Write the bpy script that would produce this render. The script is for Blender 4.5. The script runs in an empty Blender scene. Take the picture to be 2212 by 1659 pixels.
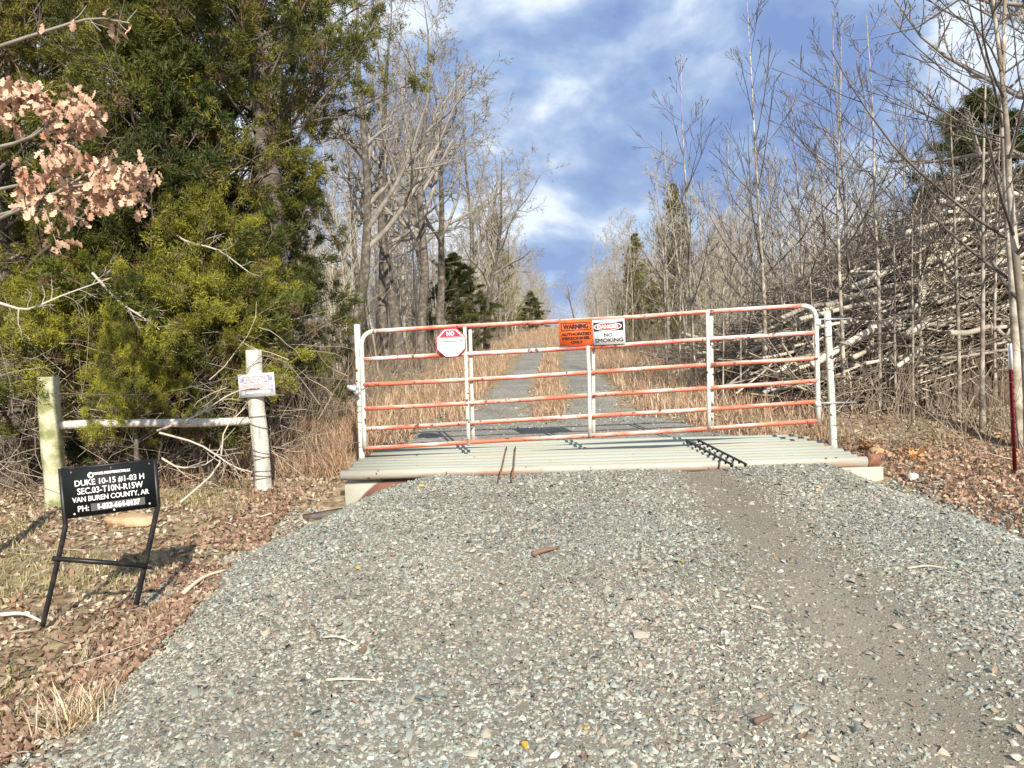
import bpy, math, random
import numpy as np
from mathutils import Vector, Matrix

random.seed(7)
RNG = np.random.default_rng(7)
R = math.radians
SC = bpy.context.scene
COL = SC.collection

# ------------------------------------------------------------------ camera
SLOPE = 0.0673          # the lane climbs away from the camera (rise per metre)
CAMH = 1.6
PITCH, ROLL = -1.5, -1.9
FPX = 769.0             # focal length in pixels of a 1024-wide picture
cam_d = bpy.data.cameras.new('camera')
cam = bpy.data.objects.new('camera', cam_d)
COL.objects.link(cam)
cam_d.sensor_fit = 'HORIZONTAL'
cam_d.sensor_width = 36.0
cam_d.lens = 36.0 * FPX / 1024.0
cam_d.clip_end = 3000
CROT = Matrix.Rotation(R(90 + PITCH), 3, 'X') @ Matrix.Rotation(R(ROLL), 3, 'Z')
cam.matrix_world = Matrix.Translation((0, 0, CAMH)) @ CROT.to_4x4()
SC.camera = cam

# ------------------------------------------------------------------ world, sun, exposure
SUN_AZ, SUN_EL = 14.0, 31.0     # sun behind the camera, a little to its right
toS = Vector((math.sin(R(SUN_AZ)) * math.cos(R(SUN_EL)), -math.cos(R(SUN_AZ)) * math.cos(R(SUN_EL)), math.sin(R(SUN_EL))))
w = bpy.data.worlds.new('World'); SC.world = w; w.use_nodes = True
nt = w.node_tree; nt.nodes.clear()
def N(tree, t, **kw):
    n = tree.nodes.new(t)
    for k, v in kw.items():
        setattr(n, k, v)
    return n
def ramp(tree, stops, interp='LINEAR'):
    n = tree.nodes.new('ShaderNodeValToRGB'); cr = n.color_ramp; cr.interpolation = interp
    while len(cr.elements) < len(stops): cr.elements.new(0.5)
    for e, (p, c) in zip(cr.elements, stops):
        e.position = p; e.color = (*c, 1) if len(c) == 3 else c
    return n
out = N(nt, 'ShaderNodeOutputWorld'); bg = N(nt, 'ShaderNodeBackground'); bg.inputs[1].default_value = 0.115
sky = N(nt, 'ShaderNodeTexSky', sky_type='NISHITA', sun_disc=False)
sky.sun_elevation = R(SUN_EL); sky.sun_rotation = R(180 - SUN_AZ)
sky.air_density = 1.0; sky.dust_density = 0.6; sky.ozone_density = 2.0
tc = N(nt, 'ShaderNodeTexCoord'); sep = N(nt, 'ShaderNodeSeparateXYZ')
nt.links.new(tc.outputs['Generated'], sep.inputs[0])
def wm(op, a, b=None):
    n = N(nt, 'ShaderNodeMath', operation=op)
    for i, v in enumerate((a, b)):
        if v is None: continue
        if isinstance(v, (int, float)): n.inputs[i].default_value = v
        else: nt.links.new(v, n.inputs[i])
    return n.outputs[0]
zc = wm('ADD', wm('MAXIMUM', sep.outputs[2], 0.0), 0.48)
cx = wm('DIVIDE', sep.outputs[0], zc); cy = wm('DIVIDE', sep.outputs[1], zc)
cmb = N(nt, 'ShaderNodeCombineXYZ'); nt.links.new(cx, cmb.inputs[0]); nt.links.new(cy, cmb.inputs[1])
cmb.inputs[2].default_value = 5.3
n1 = N(nt, 'ShaderNodeTexNoise'); n1.inputs['Scale'].default_value = 3.2; n1.inputs['Detail'].default_value = 5; n1.inputs['Roughness'].default_value = 0.5; n1.inputs['Distortion'].default_value = 0.35
nt.links.new(cmb.outputs[0], n1.inputs['Vector'])
n2 = N(nt, 'ShaderNodeTexNoise'); n2.inputs['Scale'].default_value = 4.6; n2.inputs['Detail'].default_value = 6; n2.inputs['Roughness'].default_value = 0.52; n2.inputs['Distortion'].default_value = 0.2
nt.links.new(cmb.outputs[0], n2.inputs['Vector'])
cover = ramp(nt, [(0.26, (0, 0, 0)), (0.40, (1, 1, 1))]); nt.links.new(n1.outputs['Fac'], cover.inputs[0])
tone = ramp(nt, [(0.36, (1.35, 2.05, 3.85)), (0.45, (1.95, 2.75, 4.4)), (0.52, (3.0, 3.75, 5.1)), (0.60, (5.2, 5.75, 6.5))]); nt.links.new(n2.outputs['Fac'], tone.inputs[0])
mixc = N(nt, 'ShaderNodeMix', data_type='RGBA'); nt.links.new(cover.outputs[0], mixc.inputs[0])
nt.links.new(sky.outputs[0], mixc.inputs[6]); nt.links.new(tone.outputs[0], mixc.inputs[7])
# low cloud bank is paler
low = wm('POWER', wm('SUBTRACT', 1.0, wm('MAXIMUM', sep.outputs[2], 0.0)), 9.0)
lowf = wm('MULTIPLY', low, 0.5)
mixl = N(nt, 'ShaderNodeMix', data_type='RGBA'); nt.links.new(lowf, mixl.inputs[0])
nt.links.new(mixc.outputs[2], mixl.inputs[6]); mixl.inputs[7].default_value = (4.4, 5.1, 6.4, 1)
nt.links.new(mixl.outputs[2], bg.inputs[0]); nt.links.new(bg.outputs[0], out.inputs[0])

sun_d = bpy.data.lights.new('sun', 'SUN'); sun_d.energy = 4.6; sun_d.angle = R(0.53); sun_d.color = (1.0, 0.93, 0.81)
sun = bpy.data.objects.new('sun', sun_d); COL.objects.link(sun)
sun.rotation_euler = toS.to_track_quat('Z', 'Y').to_euler(); sun.location = (6, -12, 14)

SC.view_settings.view_transform = 'Standard'; SC.view_settings.look = 'None'
SC.view_settings.gamma = 1.0; SC.view_settings.use_curve_mapping = False
SC.view_settings.exposure = 0.6
SC.cycles.max_bounces = 5; SC.cycles.diffuse_bounces = 3; SC.cycles.glossy_bounces = 2
SC.cycles.transmission_bounces = 3; SC.cycles.transparent_max_bounces = 4
SC.cycles.use_adaptive_sampling = True; SC.cycles.adaptive_threshold = 0.015
SC.cycles.sample_clamp_indirect = 6.0

# ------------------------------------------------------------------ helpers: pixels -> points (2212-wide photo pixels)
K2 = 1024.0 / 2212.0
def ray(x, y):
    px, py = x * K2, y * K2
    d = CROT @ Vector(((px - 512) / FPX, -(py - 384) / FPX, -1.0))
    return np.array(d)
def at(x, y, Y):
    """point on the ray of a photo pixel at world depth Y"""
    d = ray(x, y); t = Y / d[1]
    return np.array((d[0] * t, Y, CAMH + d[2] * t))
def on_ground(x, y, off=0.0):
    d = ray(x, y); t = (off - CAMH) / (d[2] - SLOPE * d[1])
    return np.array((d[0] * t, d[1] * t, CAMH + d[2] * t))

def by_px(px, Y): return float(at(px, 800, Y)[0])

# ------------------------------------------------------------------ helpers: meshes
ORG = {}
def mesh_np(name, V, Fs, mat=None, smooth=False, cols=None):
    V = np.ascontiguousarray(V, dtype=np.float32).reshape(-1, 3)
    if not isinstance(Fs, (list, tuple)): Fs = [Fs]
    Fs = [np.ascontiguousarray(f, dtype=np.int32) for f in Fs if len(f)]
    me = bpy.data.meshes.new(name)
    me.vertices.add(len(V)); me.vertices.foreach_set('co', V.ravel())
    tot = sum(f.size for f in Fs); nf = sum(len(f) for f in Fs)
    me.loops.add(tot); me.loops.foreach_set('vertex_index', np.concatenate([f.ravel() for f in Fs]))
    me.polygons.add(nf)
    lens = np.concatenate([np.full(len(f), f.shape[1], np.int32) for f in Fs])
    st = np.concatenate([[0], np.cumsum(lens)[:-1]]).astype(np.int32)
    me.polygons.foreach_set('loop_start', st)
    if smooth: me.polygons.foreach_set('use_smooth', np.ones(nf, dtype=bool))
    me.update(calc_edges=True); me.validate()
    if cols is not None:
        c = np.ones((nf, 4), np.float32); c[:, :3] = cols
        a = me.attributes.new('Col', 'FLOAT_COLOR', 'FACE'); a.data.foreach_set('color', c.ravel())
    if mat: me.materials.append(mat)
    return me
def tag(o, label=None, cat=None, group=None, kind=None):
    for k, v in (('label', label), ('category', cat), ('group', group), ('kind', kind)):
        if v: o[k] = v
    return o
def link(name, me, parent=None):
    o = bpy.data.objects.new(name, me); COL.objects.link(o)
    if parent: o.parent = parent
    return o
def thing(name, label, cat, loc, group=None, rz=0.0, scale=1.0):
    o = bpy.data.objects.new(name, None); COL.objects.link(o); o.empty_display_size = 0.2
    o.location = [float(v) for v in loc]; o.rotation_euler = (0, 0, rz)
    o.scale = (scale,) * 3 if isinstance(scale, (int, float)) else scale
    ORG[o.name] = np.array(loc, float)
    return tag(o, label, cat, group)
def part(name, V, Fs, mat, parent, smooth=False, cols=None, label=None):
    """mesh given in world coordinates, parented to a thing (or a part of one)"""
    org = ORG[parent.name]
    me = mesh_np(name, np.asarray(V, float).reshape(-1, 3) - org, Fs, mat, smooth, cols)
    o = link(name, me, parent); ORG[o.name] = org
    if label: o['label'] = label
    return o
def solo(name, V, Fs, mat, label=None, cat=None, group=None, kind=None, smooth=False, cols=None, org=None):
    V = np.asarray(V, float).reshape(-1, 3)
    if org is None: org = np.zeros(3) if kind else np.array((V[:, 0].mean(), V[:, 1].mean(), V[:, 2].min()))
    o = link(name, mesh_np(name, V - org, Fs, mat, smooth, cols)); o.location = [float(v) for v in org]
    ORG[o.name] = np.array(org, float)
    return tag(o, label, cat, group, kind)
def nrm(a): return a / np.maximum(np.linalg.norm(a, axis=-1, keepdims=True), 1e-9)
def tubes(P, Rr, sides=5, caps=False, base=0):
    P = np.asarray(P, float); Rr = np.asarray(Rr, float)
    if P.ndim == 2: P = P[None]; Rr = Rr[None]
    B, K, _ = P.shape
    T = nrm(np.gradient(P, axis=1))
    mt = nrm(P[:, -1] - P[:, 0])
    ref = np.where(np.abs(mt[:, 2:3]) < 0.8, np.array([[0, 0, 1.0]]), np.array([[1.0, 0, 0]]))[:, None, :]
    U = nrm(np.cross(T, np.broadcast_to(ref, T.shape))); W = np.cross(T, U)
    a = np.arange(sides) * 2 * math.pi / sides
    V = P[:, :, None] + Rr[:, :, None, None] * (np.cos(a)[None, None, :, None] * U[:, :, None] + np.sin(a)[None, None, :, None] * W[:, :, None])
    idx = np.arange(B * K * sides).reshape(B, K, sides) + base
    nx = np.roll(idx, -1, axis=2)
    F = np.stack([idx[:, :-1], nx[:, :-1], nx[:, 1:], idx[:, 1:]], -1).reshape(-1, 4)[:, ::-1]
    Fs = [F]
    if caps: Fs += [idx[:, 0].reshape(B, sides), idx[:, -1][:, ::-1].reshape(B, sides)]
    return V.reshape(-1, 3), Fs
def merge(items):
    """list of (V, [F...]) -> one (V, [F by size...])"""
    off = 0; Vs = []; D = {}
    for V, Fs in items:
        V = np.asarray(V, float).reshape(-1, 3)
        if not isinstance(Fs, (list, tuple)): Fs = [Fs]
        for f in Fs:
            f = np.asarray(f)
            if len(f): D.setdefault(f.shape[1], []).append(f + off)
        Vs.append(V); off += len(V)
    return np.concatenate(Vs), [np.concatenate(v) for v in D.values()]
BOXF = np.array([[0, 1, 2, 3], [7, 6, 5, 4], [0, 4, 5, 1], [1, 5, 6, 2], [2, 6, 7, 3], [3, 7, 4, 0]])
def hexa(bot4, top4):
    """8-corner block; bot4 counter-clockwise from above"""
    return np.concatenate([np.asarray(top4, float)[::1], np.asarray(bot4, float)]), BOXF
def box(c, s, ax=None):
    c = np.asarray(c, float); hx, hy, hz = np.asarray(s, float) / 2
    A = np.eye(3) if ax is None else np.asarray(ax, float)
    q = np.array([[-1, -1], [1, -1], [1, 1], [-1, 1]])
    top = np.array([c + A[0] * hx * i + A[1] * hy * j + A[2] * hz for i, j in q])
    bot = np.array([c + A[0] * hx * i + A[1] * hy * j - A[2] * hz for i, j in q])
    return hexa(bot, top)
def smooth_poly(pts, n=12):
    """Catmull-Rom resample of a few control points"""
    p = np.asarray(pts, float); p = np.vstack([2 * p[0] - p[1], p, 2 * p[-1] - p[-2]])
    o = []
    segs = len(p) - 3
    for t in np.linspace(0, segs - 1e-6, n):
        i = int(t); f = t - i; a, b, c, d = p[i:i + 4]
        o.append(0.5 * ((2 * b) + (c - a) * f + (2 * a - 5 * b + 4 * c - d) * f * f + (3 * b - a - 3 * c + d) * f ** 3))
    return np.array(o)
def rotm(yaw, pit, rol):
    cy, sy, cp, sp, cr, sr = np.cos(yaw), np.sin(yaw), np.cos(pit), np.sin(pit), np.cos(rol), np.sin(rol)
    M = np.empty((len(yaw), 3, 3))
    M[:, 0, 0] = cy * cp; M[:, 0, 1] = cy * sp * sr - sy * cr; M[:, 0, 2] = cy * sp * cr + sy * sr
    M[:, 1, 0] = sy * cp; M[:, 1, 1] = sy * sp * sr + cy * cr; M[:, 1, 2] = sy * sp * cr - cy * sr
    M[:, 2, 0] = -sp; M[:, 2, 1] = cp * sr; M[:, 2, 2] = cp * cr
    return M
def ss(a, b, x):
    t = np.clip((np.asarray(x, float) - a) / (b - a), 0, 1); return t * t * (3 - 2 * t)
# cheap smooth value noise on the plane
_NT = np.random.default_rng(3).random((256, 256))
def vnoise(x, y, sc=1.0):
    x = np.asarray(x, float) * sc + 100.3; y = np.asarray(y, float) * sc + 57.7
    xi = np.floor(x).astype(int); yi = np.floor(y).astype(int); fx = x - xi; fy = y - yi
    fx = fx * fx * (3 - 2 * fx); fy = fy * fy * (3 - 2 * fy)
    g = lambda i, j: _NT[i % 256, j % 256]
    return (g(xi, yi) * (1 - fx) + g(xi + 1, yi) * fx) * (1 - fy) + (g(xi, yi + 1) * (1 - fx) + g(xi + 1, yi + 1) * fx) * fy

# ------------------------------------------------------------------ materials
def mat(name, color=None, rough=0.8, metal=0.0, noise=None, bump=None, attr=False, trans=0.0, var=0.0, spec=0.3, stretch=None):
    """noise=(scale, colour2, lo, hi); bump=(scale, strength)"""
    m = bpy.data.materials.new(name); m.use_nodes = True; t = m.node_tree; t.nodes.clear()
    o = N(t, 'ShaderNodeOutputMaterial'); b = N(t, 'ShaderNodeBsdfPrincipled')
    b.inputs['Roughness'].default_value = rough; b.inputs['Metallic'].default_value = metal
    b.inputs['Specular IOR Level'].default_value = spec
    src = None
    if attr:
        a = N(t, 'ShaderNodeAttribute', attribute_name='Col'); src = a.outputs['Color']
    tcn = N(t, 'ShaderNodeTexCoord')
    if noise:
        ns = N(t, 'ShaderNodeTexNoise'); ns.inputs['Scale'].default_value = noise[0]; ns.inputs['Detail'].default_value = 6
        vec = tcn.outputs['Object']
        if stretch:
            mpn = N(t, 'ShaderNodeMapping'); mpn.inputs['Scale'].default_value = stretch; t.links.new(vec, mpn.inputs[0]); vec = mpn.outputs[0]
        t.links.new(vec, ns.inputs['Vector'])
        mr = N(t, 'ShaderNodeMapRange'); mr.inputs[1].default_value = noise[2]; mr.inputs[2].default_value = noise[3]
        t.links.new(ns.outputs['Fac'], mr.inputs[0])
        mx = N(t, 'ShaderNodeMix', data_type='RGBA'); t.links.new(mr.outputs[0], mx.inputs[0])
        if src: t.links.new(src, mx.inputs[6])
        else: mx.inputs[6].default_value = (*color, 1)
        mx.inputs[7].default_value = (*noise[1], 1)
        src = mx.outputs[2]
    if var:
        oi = N(t, 'ShaderNodeObjectInfo'); hs = N(t, 'ShaderNodeHueSaturation')
        mr2 = N(t, 'ShaderNodeMapRange'); mr2.inputs[3].default_value = 1 - var; mr2.inputs[4].default_value = 1 + var
        t.links.new(oi.outputs['Random'], mr2.inputs[0]); t.links.new(mr2.outputs[0], hs.inputs['Value'])
        if src: t.links.new(src, hs.inputs['Color'])
        else: hs.inputs['Color'].default_value = (*color, 1)
        src = hs.outputs[0]
    if src: t.links.new(src, b.inputs['Base Color'])
    else: b.inputs['Base Color'].default_value = (*color, 1)
    if bump:
        nb = N(t, 'ShaderNodeTexNoise'); nb.inputs['Scale'].default_value = bump[0]; nb.inputs['Detail'].default_value = 5
        t.links.new(tcn.outputs['Object'], nb.inputs['Vector'])
        bp = N(t, 'ShaderNodeBump'); bp.inputs['Strength'].default_value = bump[1]; bp.inputs['Distance'].default_value = 0.02
        t.links.new(nb.outputs['Fac'], bp.inputs['Height']); t.links.new(bp.outputs[0], b.inputs['Normal'])
    if trans:
        tr = N(t, 'ShaderNodeBsdfTranslucent'); ms = N(t, 'ShaderNodeMixShader'); ms.inputs[0].default_value = trans
        if src: t.links.new(src, tr.inputs[0])
        else: tr.inputs[0].default_value = (*color, 1)
        t.links.new(b.outputs[0], ms.inputs[1]); t.links.new(tr.outputs[0], ms.inputs[2]); t.links.new(ms.outputs[0], o.inputs[0])
    else:
        t.links.new(b.outputs[0], o.inputs[0])
    return m

M_stone = mat('stone_chips', attr=True, rough=0.85)
M_leaf = mat('dead_leaf', attr=True, rough=0.75, trans=0.2)
M_blade = mat('dry_grass', attr=True, rough=0.8, trans=0.25)
M_needle = mat('cedar_foliage', attr=True, rough=0.6, trans=0.25, var=0.12)
M_bark_dark = mat('dark_bark', (0.10, 0.082, 0.064), 0.9, noise=(9, (0.24, 0.215, 0.18), .45, .7), bump=(30, .6), var=.15)
M_bark_grey = mat('grey_bark', (0.21, 0.18, 0.145), 0.9, noise=(7, (0.36, 0.33, 0.28), .4, .65), bump=(25, .5), var=.2)
M_bark_pale = mat('pale_bark', (0.25, 0.21, 0.165), 0.85, noise=(8, (0.46, 0.42, 0.36), .42, .62), bump=(25, .4), var=.2)
M_bark_sap = mat('sapling_bark', (0.22, 0.18, 0.135), 0.85, noise=(3.5, (0.50, 0.45, 0.37), .43, .60), bump=(25, .4), var=.25)
M_twig = mat('twig', (0.25, 0.22, 0.18), 0.85, noise=(6, (0.36, 0.325, 0.275), .4, .6), var=.2)
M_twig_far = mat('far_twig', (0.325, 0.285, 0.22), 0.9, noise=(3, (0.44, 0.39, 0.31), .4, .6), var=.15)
M_twig_dark = mat('sapling_twig', (0.10, 0.08, 0.068), 0.85, noise=(6, (0.21, 0.18, 0.15), .45, .65), var=.2)
M_cedarbranch = mat('cedar_branch', (0.15, 0.115, 0.085), 0.9, noise=(6, (0.30, 0.26, 0.21), .5, .68), var=.2)
M_log = mat('weathered_log', (0.58, 0.52, 0.42), 0.9, noise=(3.0, (0.28, 0.23, 0.175), .48, .70), bump=(22, .6), var=.35)
M_stick = mat('stick', attr=True, rough=0.85)
M_conc = mat('concrete', (0.46, 0.44, 0.36), 0.85, noise=(5, (0.36, 0.33, 0.25), .45, .7), bump=(40, .3))
M_rust = mat('rust', (0.20, 0.075, 0.045), 0.85, noise=(14, (0.32, 0.17, 0.10), .4, .65), bump=(50, .3))
M_black = mat('black_metal', (0.012, 0.012, 0.013), 0.45, noise=(20, (0.05, 0.035, 0.028), .5, .75), spec=.5)
M_signblack = mat('sign_black', (0.008, 0.010, 0.010), 0.6)
M_white = mat('white_paint', (0.80, 0.80, 0.78), 0.5)
M_offwhite = mat('faded_white', (0.70, 0.70, 0.70), 0.6, noise=(25, (0.6, 0.58, 0.62), .5, .7))
M_red = mat('sign_red', (0.62, 0.03, 0.05), 0.5)
M_orange = mat('sign_orange', (0.84, 0.13, 0.025), 0.5, noise=(12, (0.80, 0.19, 0.06), .45, .7))
M_ink = mat('sign_ink', (0.02, 0.012, 0.012), 0.6)
M_darkred = mat('sign_dark_red', (0.05, 0.008, 0.006), 0.6)
M_lav = mat('faded_lavender', (0.25, 0.24, 0.33), 0.6, noise=(40, (0.55, 0.48, 0.55), .45, .7))
M_faintred = mat('faded_red', (0.52, 0.36, 0.35), 0.6)
M_faint = mat('faint_print', (0.66, 0.60, 0.60), 0.6)
M_greytape = mat('grey_tape', (0.10, 0.10, 0.10), 0.6)
M_wood = mat('grey_post_wood', (0.60, 0.565, 0.485), 0.9, noise=(22, (0.30, 0.275, 0.23), .5, .74), bump=(35, .6), stretch=(1, 1, .1))
M_mosswood = mat('mossy_post_wood', (0.57, 0.54, 0.38), 0.9, noise=(4.5, (0.24, 0.25, 0.10), .45, .60), bump=(30, .5))
M_wire = mat('barbed_wire', (0.22, 0.19, 0.17), 0.6, metal=.4)
M_steel = mat('dull_steel', (0.52, 0.53, 0.54), 0.4, metal=.6)
M_tred = mat('post_red_paint', (0.20, 0.022, 0.018), 0.6, noise=(30, (0.09, 0.03, 0.025), .5, .7))
M_rock = mat('sandstone', (0.50, 0.31, 0.15), 0.9, noise=(9, (0.56, 0.43, 0.27), .4, .65), bump=(25, .6))
M_palerock = mat('pale_rock', (0.6, 0.57, 0.50), 0.9, noise=(9, (0.45, 0.42, 0.36), .4, .65), bump=(25, .6))

def paint_mat(name, white, red, thr, rustc=(0.13, 0.05, 0.03), stripe=1.6, chip=.62):
    """old red paint bleached to white on the upper side, in blotches along the tube"""
    m = bpy.data.materials.new(name); m.use_nodes = True; t = m.node_tree; t.nodes.clear()
    o = N(t, 'ShaderNodeOutputMaterial'); b = N(t, 'ShaderNodeBsdfPrincipled'); t.links.new(b.outputs[0], o.inputs[0])
    b.inputs['Roughness'].default_value = 0.58
    tcn = N(t, 'ShaderNodeTexCoord'); mp = N(t, 'ShaderNodeMapping'); mp.inputs['Scale'].default_value = (stripe, 6, 7)
    t.links.new(tcn.outputs['Object'], mp.inputs[0])
    n_ = N(t, 'ShaderNodeTexNoise'); n_.inputs['Scale'].default_value = 1.0; n_.inputs['Detail'].default_value = 7; n_.inputs['Roughness'].default_value = .62
    t.links.new(mp.outputs[0], n_.inputs['Vector'])
    g = N(t, 'ShaderNodeNewGeometry'); s = N(t, 'ShaderNodeSeparateXYZ'); t.links.new(g.outputs['Normal'], s.inputs[0])
    m1 = N(t, 'ShaderNodeMath', operation='MULTIPLY_ADD'); t.links.new(s.outputs[2], m1.inputs[0]); m1.inputs[1].default_value = -0.10; t.links.new(n_.outputs['Fac'], m1.inputs[2])
    mr = N(t, 'ShaderNodeMapRange'); mr.inputs[1].default_value = thr - .09; mr.inputs[2].default_value = thr + .20; t.links.new(m1.outputs[0], mr.inputs[0])
    mid = tuple(.5 * a + .5 * b for a, b in zip(white, red))
    mx = ramp(t, [(0.0, white), (.35, mid), (.8, red)]); t.links.new(mr.outputs[0], mx.inputs[0])
    n3 = N(t, 'ShaderNodeTexNoise'); n3.inputs['Scale'].default_value = 16; n3.inputs['Detail'].default_value = 6; t.links.new(tcn.outputs['Object'], n3.inputs['Vector'])
    m3 = N(t, 'ShaderNodeMapRange'); m3.inputs[1].default_value = chip; m3.inputs[2].default_value = chip + .05; t.links.new(n3.outputs['Fac'], m3.inputs[0])
    mx2 = N(t, 'ShaderNodeMix', data_type='RGBA'); t.links.new(mx.outputs[0], mx2.inputs[6]); mx2.inputs[7].default_value = (*rustc, 1); t.links.new(m3.outputs[0], mx2.inputs[0])
    t.links.new(mx2.outputs[2], b.inputs['Base Color'])
    return m
M_gate = paint_mat('gate_paint', (0.76, 0.66, 0.58), (0.57, 0.15, 0.08), 0.385)
M_gate_top = paint_mat('gate_bleached_paint', (0.78, 0.70, 0.62), (0.58, 0.10, 0.05), 0.47)
M_galv = paint_mat('gate_pale_paint', (0.62, 0.62, 0.54), (0.50, 0.20, 0.10), 0.70)
M_postpaint = paint_mat('gate_post_paint', (0.70, 0.70, 0.58), (0.50, 0.36, 0.16), 0.62, stripe=6)
M_pipe = paint_mat('guard_pipe', (0.35, 0.37, 0.31), (0.38, 0.32, 0.21), 0.52, stripe=1.0, chip=.70)
M_pipe_rusty = paint_mat('guard_front_pipe', (0.40, 0.39, 0.32), (0.36, 0.20, 0.135), 0.56, stripe=1.2, chip=.66)

def concrete_stained():
    m = bpy.data.materials.new('stained_concrete'); m.use_nodes = True; t = m.node_tree; b = t.nodes['Principled BSDF']
    b.inputs['Roughness'].default_value = .9
    tcn = N(t, 'ShaderNodeTexCoord'); s = N(t, 'ShaderNodeSeparateXYZ'); t.links.new(tcn.outputs['Object'], s.inputs[0])
    n_ = N(t, 'ShaderNodeTexNoise'); n_.inputs['Scale'].default_value = 4; n_.inputs['Detail'].default_value = 6; t.links.new(tcn.outputs['Object'], n_.inputs['Vector'])
    # clay stain line: an arc that drops towards both ends of the footing (object x is metres from its middle)
    ax = N(t, 'ShaderNodeMath', operation='ABSOLUTE'); t.links.new(s.outputs[0], ax.inputs[0])
    mr = N(t, 'ShaderNodeMapRange'); mr.interpolation_type = 'SMOOTHSTEP'; t.links.new(ax.outputs[0], mr.inputs[0])
    mr.inputs[1].default_value = 2.12; mr.inputs[2].default_value = 2.72; mr.inputs[3].default_value = .62; mr.inputs[4].default_value = .24
    ad = N(t, 'ShaderNodeMath', operation='MULTIPLY_ADD'); t.links.new(n_.outputs['Fac'], ad.inputs[0]); ad.inputs[1].default_value = .05; t.links.new(s.outputs[2], ad.inputs[2])
    df = N(t, 'ShaderNodeMath', operation='SUBTRACT'); t.links.new(mr.outputs[0], df.inputs[0]); t.links.new(ad.outputs[0], df.inputs[1])
    st = N(t, 'ShaderNodeMapRange'); st.inputs[1].default_value = -.035; st.inputs[2].default_value = -.015; t.links.new(df.outputs[0], st.inputs[0])
    mx = N(t, 'ShaderNodeMix', data_type='RGBA'); t.links.new(st.outputs[0], mx.inputs[0])
    c1 = ramp(t, [(.35, (.55, .53, .42)), (.7, (.45, .42, .31))]); t.links.new(n_.outputs['Fac'], c1.inputs[0])
    c2 = ramp(t, [(.35, (.20, .085, .05)), (.7, (.30, .14, .085))]); t.links.new(n_.outputs['Fac'], c2.inputs[0])
    t.links.new(c1.outputs[0], mx.inputs[6]); t.links.new(c2.outputs[0], mx.inputs[7]); t.links.new(mx.outputs[2], b.inputs['Base Color'])
    return m
M_stain = concrete_stained()

def ground_mat():
    m = bpy.data.materials.new('leaf_litter_soil'); m.use_nodes = True; t = m.node_tree; b = t.nodes['Principled BSDF']
    b.inputs['Roughness'].default_value = 0.95; b.inputs['Specular IOR Level'].default_value = .1
    tcn = N(t, 'ShaderNodeTexCoord')
    def noise(sc, d=6):
        n_ = N(t, 'ShaderNodeTexNoise'); n_.inputs['Scale'].default_value = sc; n_.inputs['Detail'].default_value = d
        t.links.new(tcn.outputs['Object'], n_.inputs['Vector']); return n_
    a = noise(0.6); f = noise(14); v = N(t, 'ShaderNodeTexVoronoi'); v.inputs['Scale'].default_value = 14; t.links.new(tcn.outputs['Object'], v.inputs['Vector'])
    c1 = ramp(t, [(.3, (.19, .135, .085)), (.5, (.32, .24, .155)), (.72, (.45, .36, .25))]); t.links.new(f.outputs['Fac'], c1.inputs[0])
    c2 = ramp(t, [(.3, (.20, .155, .08)), (.7, (.36, .28, .17))]); t.links.new(f.outputs['Fac'], c2.inputs[0])
    r = ramp(t, [(.42, (0, 0, 0)), (.58, (1, 1, 1))]); t.links.new(a.outputs['Fac'], r.inputs[0])
    mx = N(t, 'ShaderNodeMix', data_type='RGBA'); t.links.new(r.outputs[0], mx.inputs[0]); t.links.new(c1.outputs[0], mx.inputs[6]); t.links.new(c2.outputs[0], mx.inputs[7])
    hv = N(t, 'ShaderNodeHueSaturation'); vr = N(t, 'ShaderNodeMapRange'); vr.inputs[3].default_value = .7; vr.inputs[4].default_value = 1.25
    s = N(t, 'ShaderNodeSeparateColor'); t.links.new(v.outputs['Color'], s.inputs[0]); t.links.new(s.outputs[0], vr.inputs[0]); t.links.new(vr.outputs[0], hv.inputs['Value'])
    t.links.new(mx.outputs[2], hv.inputs['Color']); t.links.new(hv.outputs[0], b.inputs['Base Color'])
    bp = N(t, 'ShaderNodeBump'); bp.inputs['Strength'].default_value = .8; bp.inputs['Distance'].default_value = .03
    t.links.new(f.outputs['Fac'], bp.inputs['Height']); t.links.new(bp.outputs[0], b.inputs['Normal'])
    return m
M_ground = ground_mat()
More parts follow.
